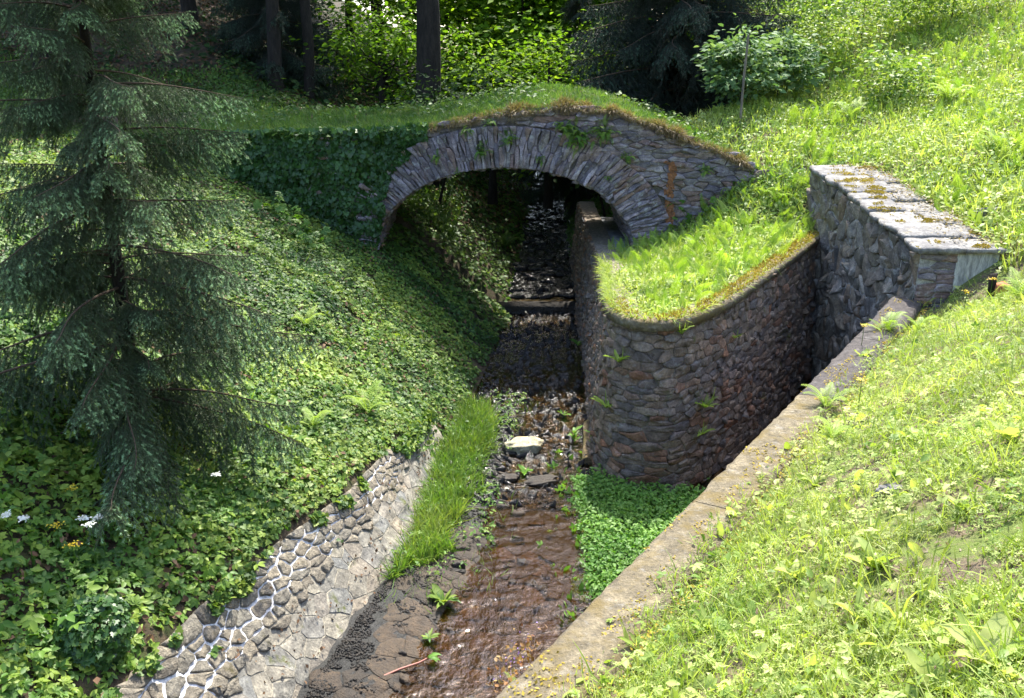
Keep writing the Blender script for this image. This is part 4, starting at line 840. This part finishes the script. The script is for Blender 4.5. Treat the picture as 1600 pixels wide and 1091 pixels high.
def spruce(loc, h, rad, label, meshes, z0=.5, step=.42, per=5, group=None, lean=(0, 0), bow=1., short=0):
    root = empty('spruce_tree', label, 'tree', loc, group); mb = MB(); zs = np.linspace(-.3, h, 12)
    tube(mb, np.c_[lean[0]*zs, lean[1]*zs, zs], (.075*(h/8))*(1.03-np.maximum(zs, 0)/h)+.008, 9); mb.build('trunk', M_bark, root, True)
    z = z0; a = rnd(0, 6)
    while z < h-.15:
        L = rad*(1-z/h)**.85*min(1, .75+z/h*2)+.12
        for k in range(per):
            an = a+k*2*PI/per+RS.normal(0, .22); l = L*rnd(.78, 1.12); zz = z+RS.normal(0, .1)
            el = np.interp(z/h, [0, .3, .7, 1], [-.22, -.02, .2, .7])*bow+RS.normal(0, .07); s = l/2
            M = Matrix.Translation((lean[0]*zz, lean[1]*zz, zz)) @ Matrix.Rotation(an, 4, 'Z') @ Matrix.Rotation(el, 4, 'X') @ Matrix.Diagonal((max(s, .55), s, max(s, .55), 1))
            put(meshes[RS.randint(len(meshes))], 'branch', root, M)
        for k in range(short):
            an = PI+RS.uniform(-1.1, 1.1); l = max(L*rnd(.42, .62), .3); zz = z+step*rnd(.35, .65); s = l/2
            put(meshes[RS.randint(len(meshes))], 'branch', root, Matrix.Translation((lean[0]*zz, lean[1]*zz, zz)) @ Matrix.Rotation(an, 4, 'Z') @ Matrix.Rotation(rnd(-.25, .15), 4, 'X') @ Matrix.Diagonal((max(s, .55), s, max(s, .5), 1)))
        z += step*rnd(.85, 1.2); a += 1.1
    return root
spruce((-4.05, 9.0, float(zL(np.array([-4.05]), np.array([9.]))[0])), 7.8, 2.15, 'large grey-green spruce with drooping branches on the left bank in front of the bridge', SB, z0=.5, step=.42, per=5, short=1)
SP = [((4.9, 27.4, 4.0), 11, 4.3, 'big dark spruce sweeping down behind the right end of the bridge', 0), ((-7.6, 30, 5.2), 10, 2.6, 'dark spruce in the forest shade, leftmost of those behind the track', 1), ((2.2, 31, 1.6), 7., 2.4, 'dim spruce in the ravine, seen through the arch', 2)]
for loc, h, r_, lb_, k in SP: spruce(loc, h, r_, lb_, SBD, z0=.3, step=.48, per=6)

# ------------------------------------------------------------------ broadleaved trees and bushes
def tree(name, loc, h, r, crown_z, cr, nclus, nleaf, leaf, mat, label, lean=(0, 0), cat='tree', bark=None, squash=.8, tint=(0, 1), group=None, limbs=True, tpl=None):
    root = empty(name, label, cat, loc, group); mb = MB(); zs = np.linspace(-.6, h*.92, 12); wob = .04*h/10
    P = np.c_[lean[0]*zs+wob*np.sin(zs*.9+loc[0]), lean[1]*zs+wob*np.cos(zs*.7+loc[1]), zs]; tube(mb, P, r*np.interp(zs/h, [-.1, .0, .05, .3, 1], [1.5, 1.25, 1.02, .85, .15]), 14)
    top = P[-1]; C = []
    for i in range(nclus):
        q = unit(RS.normal(0, 1, 3))*RS.uniform(.25, 1)**.5*np.array([cr, cr, cr*squash]); C.append(np.array([lean[0]*crown_z, lean[1]*crown_z, crown_z])+q)
    C = np.array(C)
    if limbs:
        for c in C[:12]:
            zb = min(max(c[2]-RS.uniform(.3, .6)*cr, .25*h), h*.85); b = np.array([np.interp(zb, zs, P[:, 0]), np.interp(zb, zs, P[:, 1]), zb]); m = (b+c)/2+[0, 0, -.1*cr]
            tube(mb, [b, m, c], [r*.32, r*.2, r*.06], 6)
    mb.build('trunk' if r > .05 else 'stem', bark or M_bark, root, True)
    lv = MB(); per = nleaf//nclus
    for c in C:
        sc = cr*RS.uniform(.2, .42); q = RS.normal(0, 1, (per, 3))*np.array([sc, sc, sc*.5]); 
        D = unit(q*[1, 1, .3]+RS.normal(0, .35*sc, q.shape)+[0, 0, -.15*sc]); N = unit(RS.normal(0, .5, q.shape)+[0, 0, 1]); b_ = rnd(-.2, .2)
        scatter(lv, tpl or T_kite, c+q, D, N, RS.uniform(leaf*.65, leaf*1.3, per), np.clip(RS.uniform(*tint, per)+b_, 0, 1))
    lv.build('crown' if r > .05 else 'foliage', mat, root); return root
gz = lambda x, y: float(np.where(x > float(footR(y)), zR(np.array([x]), np.array([y]))[0], zL(np.array([x]), np.array([y]))[0]))
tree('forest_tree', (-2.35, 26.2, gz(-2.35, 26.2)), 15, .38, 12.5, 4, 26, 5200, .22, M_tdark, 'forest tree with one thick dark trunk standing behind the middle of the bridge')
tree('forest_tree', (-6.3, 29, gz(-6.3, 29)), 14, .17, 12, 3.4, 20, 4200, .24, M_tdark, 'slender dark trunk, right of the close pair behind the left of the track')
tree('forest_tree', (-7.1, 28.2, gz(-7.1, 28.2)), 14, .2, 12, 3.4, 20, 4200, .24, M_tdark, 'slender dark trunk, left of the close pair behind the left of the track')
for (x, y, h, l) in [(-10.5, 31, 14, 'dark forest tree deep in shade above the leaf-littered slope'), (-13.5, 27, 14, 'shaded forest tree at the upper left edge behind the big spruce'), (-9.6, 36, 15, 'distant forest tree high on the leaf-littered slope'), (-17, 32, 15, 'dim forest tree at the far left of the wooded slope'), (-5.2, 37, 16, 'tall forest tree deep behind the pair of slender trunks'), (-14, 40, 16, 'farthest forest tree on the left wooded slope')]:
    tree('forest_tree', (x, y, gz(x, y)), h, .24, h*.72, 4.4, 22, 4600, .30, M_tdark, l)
BU = [(-.6, 28.5, 4.2, 2.0, .9, 'bright backlit bush just right of the thick forest trunk'), (1.1, 27.6, 4.0, 1.7, 1., 'low lime-green bush glowing behind the crown of the bridge'), (2.6, 29.5, 5.2, 2.1, .9, 'tall lime-green young tree left of the dark spruce'), (-4.2, 30, 4.2, 1.7, .7, 'dull green bush left of the thick forest trunk'),
      (.4, 34, 7, 3.0, .9, 'yellow-green forest tree farther back behind the bridge crown'), (-3.2, 36, 7.5, 3.0, .8, 'leafy young tree glimpsed behind the thick trunk'), (4.2, 36, 8, 3.2, .8, 'leafy tree behind the dark spruce'), (1.5, 41, 10, 4.2, .9, 'far leafy tree closing the valley behind the bridge'), (-4, 44, 11, 4.6, .7, 'far leafy tree behind the left forest trunks'), (7.5, 38, 9, 4., .8, 'far leafy tree at the top of the right hillside')]
for x, y, h, cz, cr, l in [(-2.0, 24.6, 3.4, 2.6, 1.7, 'dark bush added to shade the stream just behind the bridge on its left'), (2.7, 25.0, 3.6, 2.6, 1.7, 'dark bush added to shade the stream just behind the bridge on its right')]:
    z_ = max(gz(x, y), 1.2); tree('shade_bush', (x, y, z_), h, .04, cz, cr, 16, 2000, .16, M_tdark, l, cat='bush', squash=.45, lean=(.25 if x < 0 else -.25, 0))  # added bushes, hidden by the deck, that keep sun off the ravine
BU += [(-1.5, 49, 13, 4.5, .8, 'far leafy tree straight up the valley behind the bridge crown'), (4.5, 47, 13, 4.5, .8, 'far leafy tree up the valley, right of the middle'), (1.2, 56, 15, 5.5, .8, 'farthest leafy tree closing the valley'), (-8.5, 50, 13, 5, .6, 'far leafy tree on the left valley slope'), (10, 48, 12, 5, .8, 'far leafy tree above the right hillside'), (-13, 46, 10, 4.5, .6, 'far leafy tree at the head of the dark slope'), (3.0, 38, 4.5, 2.0, .6, 'low bush overhanging the far stream'), (-.8, 40, 4.5, 2.2, .6, 'low bush on the far left stream bank')]
for x, y, h, cr, b_, l in BU:
    z_ = max(gz(x, y), 2.2); tree('young_tree', (x, y, z_), h, .07+.01*h, h*.62, cr, 20, int((2600 if y < 33 else 3600)*cr/2), .17 if y < 33 else .30, M_tleaf, l, tint=(.1*b_, b_), squash=1.05, tpl=T_ovate if y < 31 else None)
for x, y, z_, h, cr, l in [(5.55, 22.6, None, 2.0, .85, 'pale grey-leaved shrub spreading beside the thin grey post'), (6.9, 24.2, None, 2.0, .85, 'pale green shrub right of the grey post, partly lit by sun')]:
    tree('shrub', (x, y, gz(x, y)), h, .016, h*.55, cr, 26, 1900, .17, M_shrub, l, cat='shrub', tpl=T_ovate, squash=.8, tint=(.2, 1))
for x, y, h, cr, l in [(8.6, 26.2, 3.4, 1.6, 'leafy green bush climbing the hillside behind the pale shrubs'), (10.5, 28.5, 3.8, 1.9, 'green bush at the top edge of the sunny hillside'), (7.6, 28.8, 4.2, 1.9, 'mid green bush between the dark spruce and the hillside'), (9.4, 22.9, 1.1, .9, 'low leafy bush on the sunny hillside above the stone pier'), (12.8, 27.8, 2.2, 1.4, 'low bright bush on the hillside at the upper right')]:
    tree('bush', (x, y, gz(x, y)), h, .014, h*.5, cr, 22, int(2600*cr/1.6), .13, M_hill, l, cat='bush', tpl=T_ovate, tint=(.0, .75), squash=.85)

# ------------------------------------------------------------------ single plants, each a thing
def fern(u, v, zf, size, n, label, mat=None, yaw=None, name='fern', cat='fern', flat=.75):
    p = hit(u, v, zf); root = empty(name, label, cat, p)
    for i in range(n):
        a = i*2*PI/n+RS.normal(0, .25); d = np.array([math.cos(a), math.sin(a), flat*rnd(.6, 1.3)]); mb = MB()
        scatter(mb, FR[RS.randint(3)], np.zeros((1, 3)), d[None], np.array([[-.5*math.cos(a), -.5*math.sin(a), 1.]]), size*rnd(.75, 1.15), rnd(.2, .9), 0, 1.1); mb.build('frond', mat or M_fernR, root)
    return root
fern(575, 650, zL, .62, 7, 'lime-green fern on the ivy slope just above the end of the revetment', M_fernR)
fern(490, 672, zL, .45, 6, 'smaller fern left of the lime-green one, above the revetment', M_fernR)
fern(478, 512, zL, .55, 6, 'yellow-green fern at the right tip of the spruce branches', M_fernR)
fern(790, 390, zL, .8, 7, 'shaded fern hanging over the stream beneath the bridge', M_ivyb); fern(815, 345, zL, .8, 6, 'dim fern on the far bank under the arch', M_ivyb)
fern(1385, 528, zR, .5, 8, 'upright fern on the upper coping beside the stone pier'); fern(1437, 520, zR, .42, 7, 'fern against the foot of the stone pier end')
fern(1290, 640, zR, .42, 7, 'fern leaning over the middle of the coping wall'); fern(1300, 690, zR, .36, 6, 'small fern below the one leaning over the coping wall')
fern(1590, 470, zR, .5, 7, 'fern at the right picture edge beside the orange brick'); fern(1370, 985, zR, .2, 5, 'little fern on the lower near slope'); fern(815, 1088, zR, .2, 5, 'little fern at the bottom end of the coping')
for u, v, s, l in [(1480, 165, .9, 'pale fern high on the sunny hillside'), (1330, 190, .8, 'fern at the shrub edge of the hillside'), (1415, 120, .9, 'tall fern among shrubs on the hillside'), (1560, 240, .6, 'fern on the hillside above the pier at the right')]: fern(u, v, zR, s, 8, l)
def rosette(u, v, zf, size, n, label, mat=None, upr=.9, name='broadleaf_plant', cat='plant', ht=0., tp=None, loc=None, tn=(.3, 1)):
    p = np.array(loc) if loc is not None else hit(u, v, zf); root = empty(name, label, cat, p)
    for i in range(n):
        a = i*2.4+RS.normal(0, .2); d = np.array([math.cos(a), math.sin(a), upr*rnd(.5, 1.4)]); mb = MB()
        scatter(mb, (tp or DK)[RS.randint(len(tp or DK))], np.array([[0, 0, ht*i/n]]), d[None], np.array([[-.6*math.cos(a), -.6*math.sin(a), 1.]]), size*rnd(.65, 1.1), rnd(*tn)); mb.build('leaf', mat or M_leafR, root)
    if ht:
        mb = MB(); tube(mb, [(0, 0, -.05), (0, 0, ht*.5), (.01, 0, ht)], [.006, .005, .003], 5, .3); mb.build('stem', mat or M_leafR, root)
    return root
for u, v, s, n, l in [(1365, 890, .26, 8, 'large upright dock plant in the middle of the near slope'), (1340, 970, .22, 6, 'blue-green dock plant low on the near slope'), (1500, 800, .2, 6, 'dock plant beside the bare soil patch'), (1455, 1085, .26, 7, 'dark dock plant at the bottom edge of the slope'), (1540, 1040, .28, 7, 'big ribbed dock plant near the bottom right corner'), (1240, 905, .2, 6, 'flat pale-leaved plant left on the near slope'), (1530, 555, .25, 7, 'yellow-green dock plant below the stone pier'), (1420, 690, .2, 6, 'broad-leaved plant above the centre of the slope'), (1575, 690, .22, 6, 'dock plant at the right edge halfway down'), (1105, 985, .18, 7, 'broad-leaved plant beside the lower coping'), (1270, 760, .18, 6, 'bright weed next to the coping bend'), (1200, 800, .2, 6, 'leafy weed overhanging the coping wall'), (1000, 1020, .2, 6, 'bushy weed at the lower end of the coping'), (1440, 480, .24, 6, 'leafy plant at the pier foot with yellow flowers'), (1345, 560, .2, 6, 'weed between coping and pier')]:
    rosette(u, v, zR, s, n, l)
rosette(820, 738, None, .2, 8, 'single green rosette growing in the stream below the boulder', M_cress, .8, loc=px(820, 740, 0.))
rosette(880, 648, None, .2, 6, 'small leafy plant in the stream above the boulder', M_cress, .9, loc=px(880, 650, 0.)); rosette(800, 640, None, .16, 7, 'sprig at the grassy edge of the stream bed', M_cress, .9, loc=px(798, 640, .02))
rosette(690, 940, None, .27, 16, 'broad green plant on the muddy bed beside a pink stalk', M_ivyb, .7, loc=px(692, 942, .02)); rosette(670, 998, None, .15, 9, 'small ragged plant on the wet flagstones', M_ivyb, .6, loc=px(671, 998, .01))
rosette(910, 530, None, .25, 6, 'leafy plant at the foot of the wall near the weir', M_herb, .9, loc=px(903, 540, .05)); rosette(895, 680, None, .2, 9, 'leafy plant beside the old log', M_cress, 1., ht=.2, loc=px(897, 690, 0.))
rosette(925, 680, None, .22, 12, 'bushy plant growing over the old log at the wall foot', M_cress, 1.1, ht=.45, loc=px(928, 712, 0.))
def at_wall(u, v, off=.06):                  # a point on the face of the curved wall
    s = np.linspace(0, cw_L, 400); t = np.linspace(0, 2.7, 120); S, T = np.meshgrid(s, t, indexing='ij'); Q = cw_surf(S, T, S*0+off).reshape(-1, 3)+np.array([1.9, 13, 0]); a, b, d = project(Q)
    cst = np.hypot(a-u, b-v); k = np.where(cst < cst.min()+4)[0]; return Q[k[np.argmin(d[k])]]
for u, v, s, n, l in [(1105, 640, .22, 8, 'grassy tuft hanging from the middle of the curved wall'), (1068, 525, .2, 7, 'tuft of grass under the coping of the curved wall'), (1152, 528, .13, 6, 'small fern tuft high on the curved wall'), (965, 570, .2, 8, 'weed on the rounded nose of the curved wall'), (945, 640, .2, 8, 'weed low on the nose of the curved wall'), (1100, 682, .16, 4, 'small pale-leaved sprig low on the curved wall')]:
    rosette(0, 0, None, s*1.5, n+5, l, M_fernR, .6, name='wall_plant', loc=at_wall(u, v), tp=[DK[3], BL[2], FR[0]])
for u, v, s, n, l in [(905, 212, .40, 30, 'largest fern cushion on the bridge face, right of the crown'), (942, 205, .26, 16, 'fern tuft at the right of the largest cushion'), (880, 200, .26, 14, 'fern tuft at the left of the largest cushion'), (796, 217, .2, 12, 'fern tuft above the middle of the arch'), (752, 237, .2, 12, 'fern tuft left of the arch crown, low on the ring'), (730, 206, .18, 10, 'fern tuft high on the left of the bridge face'), (765, 190, .16, 8, 'small fern tuft just under the dry grass'), (845, 250, .14, 8, 'little fern tuft on the arch ring at the crown'), (680, 247, .16, 8, 'fern tuft on the left haunch of the arch'), (980, 246, .18, 9, 'fern tuft on the right of the bridge face'), (1100, 266, .18, 9, 'rightmost fern tuft, beyond the rust streak'), (715, 270, .1, 6, 'tiny sprig on the left arch stones'), (950, 278, .1, 6, 'tiny sprig on the right arch stones')]:
    p = px(u, v, Y=BY0-.11); root = empty('wall_fern', l, 'fern', p, 'fern tufts on the bridge face'); mb = MB()
    q = RS.normal(0, 1, (n*3, 3))*np.array([s*.32, .02, s*.22]); d = unit(RS.normal(0, .7, q.shape)+[0, -.9, -.1]); scatter(mb, FR[1], q, d, np.tile([0, -.2, 1.], (len(q), 1)), RS.uniform(.7, 1.35, len(q))*min(s, .24), RS.uniform(.1, .9, len(q)), 0, 1.); mb.build('fronds', M_herb, root)
# leafy plants in front of the ivy
for u, v, n, s, l in [(480, 385, 34, .22, 'leafy green plant standing before the ivy at the left of the arch'), (430, 350, 20, .2, 'leafy herb left of the green plant below the ivy'), (1085, 352, 20, .2, 'dark leafy sprig at the foot of the bridge face on the right'), (1130, 300, 20, .2, 'leafy sprig against the right end of the bridge face')]:
    p = hit(u, v, zL if u < 800 else zR); root = empty('herb_plant', l, 'plant', p); mb = MB(); q = RS.normal(0, 1, (n, 3))*[.28, .15, .16]+[0, 0, .3]; d = unit(q*[1, 1, 0]+RS.normal(0, .3, q.shape)+[0, -.2, -.1]); scatter(mb, T_maple, q, d, unit(RS.normal(0, .3, q.shape)+[0, -.3, 1]), RS.uniform(.7, 1.2, n)*s, RS.uniform(.1, .7, n)); mb.build('foliage', M_herb, root)
    st = MB()
    for k in range(0, n, 3): tube(st, [(q[k]*[.1, .1, 0]), q[k]*[.6, .6, .6], q[k]], [.006, .005, .003], 4, .3, cap=False)
    st.build('stem', M_herb, root)
for u, v, n, s, l in [(610, 555, 26, .12, 'pale leafy clump in the middle of the ivy bank'), (545, 455, 22, .13, 'leafy clump high on the ivy bank below the arch shadow'), (420, 700, 30, .15, 'bright herb clump between spruce and revetment'), (330, 905, 30, .15, 'herb clump at the top edge of the white-jointed stones'), (60, 990, 26, .16, 'herb clump at the left edge above the ivy bush'), (660, 560, 18, .1, 'small clump near the stream end of the ivy bank')]:
    p = hit(u, v, zL); root = empty('herb_plant', l, 'plant', p); mb = MB(); q = RS.normal(0, 1, (n, 3))*[.2, .15, .09]+[0, 0, .18]; d = unit(q*[1, 1, 0]+RS.normal(0, .3, q.shape)+[0, -.2, -.1]); scatter(mb, T_tri if n % 4 else T_maple, q, d, unit(RS.normal(0, .3, q.shape)+[0, -.3, 1]), RS.uniform(.7, 1.2, n)*s, RS.uniform(.4, 1, n)); mb.build('foliage', M_herb, root)
# flowers
def flower(u, v, zf, h, mat, label, n=14, r=.045, size=.02, name='umbel_flower'):
    p = hit(u, v, zf); root = empty(name, label, 'flower', p); mb = MB(); tube(mb, [(0, 0, -.1), (.01, .01, h*.6), (0, 0, h)], [.005, .004, .003], 5, .4); mb.build('stem', M_herb, root)
    f = MB(); q = RS.normal(0, 1, (n*5, 3))*[r*.6, r*.6, r*.14]+[0, 0, h]; scatter(f, T_kite, q, unit(RS.normal(0, 1, q.shape)*[1, 1, .3]), unit(RS.normal(0, .3, q.shape)+[0, -.2, 1]), RS.uniform(size*.8, size*1.6, len(q)), RS.uniform(0, 1, len(q))); f.build('flower_head' if n > 5 else 'petals', mat, root)
for u, v, l in [(25, 885, 'white umbel flower nearest the left picture edge'), (52, 890, 'white umbel flower second from the left edge'), (142, 886, 'white umbel flower, left of the tight trio'), (166, 884, 'white umbel flower, right of the tight trio'), (152, 896, 'white umbel flower, lowest of the tight trio'), (345, 808, 'lone white umbel flower nearer the revetment')]: flower(u, v, zL, .5, M_whi, l, 12, .032)
for u, v, l, zf in [(118, 810, 'yellow flower spray under the dark spruce boughs', zL), (95, 870, 'yellow flower spray left among the herbs', zL), (120, 900, 'yellow flower spray below the white umbels', zL), (1505, 490, 'yellow flower by the right side of the pier foot', zR), (1545, 470, 'yellow flower beside the orange brick', zR), (1345, 545, 'yellow flower on the coping in front of the pier', zR), (1340, 640, 'yellow flower halfway along the coping', zR)]: flower(u, v, zf, .32, M_yel, l, 7, .05, .018, 'yellow_flower')
for u, v, l in [(815, 1010, 'violet-flowered weed on the lower coping edge'), (795, 1045, 'reddish weed with violet flowers at the coping foot')]:
    p = px(u, v, 2.45); root = empty('creeping_weed', l, 'plant', p); mb = MB(); n = 60; q = np.c_[cdir*RS.normal(0, .12, (n, 1))-cnor*np.abs(RS.normal(0, .07, (n, 1)))+cnor*.06, RS.normal(-.02, .03, n)]; scatter(mb, T_ovate, q, RS.normal(0, 1, (n, 3)), unit(RS.normal(0, .5, (n, 3))+[0, 0, 1]), RS.uniform(.02, .04, n), RS.uniform(0, 1, n)); q = np.c_[cdir*RS.normal(0, .14, (16, 1))-cnor*np.abs(RS.normal(0, .07, (16, 1)))+cnor*.06, RS.normal(.04, .03, 16)]; scatter(mb, T_kite, q, RS.normal(0, 1, (16, 3)), unit(RS.normal(0, .5, (16, 3))+[0, 0, 1]), RS.uniform(.008, .014, 16), RS.uniform(0, 1, 16), 1); mb.build('foliage', [M_red, M_vio], root)

# ------------------------------------------------------------------ boulder, log, post, brick, stalks
def rock(name, loc, s, mat, label, cat, rz=0, flat=0):
    mb = MB(); nu, nv = 28, 16; th_, ph = np.meshgrid(np.linspace(0, 2*PI, nu+1), np.linspace(.02, PI-.02, nv), indexing='ij')
    sg = lambda x, e: np.sign(x)*np.abs(x)**e
    d = np.stack([sg(np.cos(th_), .8)*sg(np.sin(ph), .45), sg(np.sin(th_), .85)*sg(np.sin(ph), .45), sg(np.cos(ph), .55)], -1)
    w = 1+.22*noise2(d[..., 0]*2+loc[0]+d[..., 2], d[..., 1]*2+d[..., 2], 1.)+.07*noise2(d[..., 0]*5, d[..., 1]*5+d[..., 2]*3, 1.)
    P = d*w[..., None]*np.array(s)/2; P[-1] = P[0]; P[..., 2] += .12*P[..., 0]; c, q = math.cos(rz), math.sin(rz); P = np.stack([P[..., 0]*c-P[..., 1]*q, P[..., 0]*q+P[..., 1]*c, P[..., 2]], -1)
    grid(mb, P, flip=True); mb.poly(P[:-1, 0]); mb.poly(P[:-1, -1][::-1]); o = mb.build(name, mat, None, True); o.location = loc; return tag(o, label, cat)
rock('boulder', px(818, 697, .06), (.60, .42, .20), M_rock, 'pale yellowish boulder lying flat in the middle of the stream', 'boulder', -.12)
rock('stone_block', px(790, 748, .0), (.36, .2, .1), M_bedst, 'wet grey stone just below the pale boulder', 'stone', -.1)
rock('stone_block', px(845, 752, .0), (.5, .3, .1), M_bedst, 'dark stone right of the wet grey one below the boulder', 'stone', .1)
rock('field_stone', hit(1390, 770, zR)+[0, 0, .02], (.16, .1, .07), M_flag, 'small pale stone lying in the grass of the near slope', 'stone')
rock('field_stone', hit(1545, 335, zR)+[0, 0, .05], (.4, .2, .12), M_flag, 'grey flat stone in the weeds above the pier coping', 'stone')
rock('field_stone', hit(1465, 940, zR)+[0, 0, .02], (.05, .05, .04), M_white, 'tiny white pebble on the near slope', 'stone')
a, b = px(918, 722, .04), px(920, 645, .12)
mb = MB(); t = np.linspace(0, 1, 9)[:, None]; tube(mb, a+(b-a)*t*.75, .085+.006*np.sin(t[:, 0]*9), 12); o = mb.build('log', M_wood, None, True); tag(o, 'short mossy rotten log lying along the foot of the curved wall', 'log')
p0 = px(1157, 182, Y=21.3); root = empty('post', 'thin grey wooden post standing by the pale shrub behind the bridge end', 'post', p0); mb = MB(); tube(mb, [(0, 0, -.4), (.01, 0, .9), (.04, 0, 1.78)], [.03, .03, .03], 6); mb.build('shaft', M_post, root)
p = hit(1560, 460, zR); mb = MB(); box(mb, p+[0, -.02, .07], (.2, .14, .16), .4, jit=.012); tag(mb.build('brick', M_brick), 'broken orange brick beside the cement-rendered end of the pier', 'brick')
mb = MB(); box(mb, p+[-.13, -.05, .16], (.09, .05, .3), .2, jit=.012); tag(mb.build('stake', M_bark), 'short black charred stake beside the orange brick', 'stake')
for pts, l, lf in [([(590, 1060), (625, 1045), (655, 1035), (668, 1028)], 'long pink stalk with a green leaf tip lying on the wet flagstones', (680, 1022)), ([(635, 940), (648, 938), (657, 930), (670, 927)], 'curved pink stalk beside the broad plant on the muddy bed', None)]:
    mb = MB(); q = [px(u, v, .05) for u, v in pts]; tube(mb, q, [.012, .012, .011, .008], 7); o = mb.build('stalk', M_pink, None, True); tag(o, l, 'stalk')
    if lf:
        m2 = MB(); n = 5; scatter(m2, DK[1], np.tile(q[-1], (n, 1)), unit(RS.normal(0, .5, (n, 3))+[1., .3, .2]), np.tile([0, -.2, 1.], (n, 1)), RS.uniform(.12, .2, n), RS.uniform(.2, .7, n)); m2.build('leaf', M_cress, o)
rock('flat_rock', px(700, 478, 1.2) if False else (-.2, 21.9, .2), (.5, .3, .2), M_bedst, 'dark rock lying at the left end of the weir', 'stone')
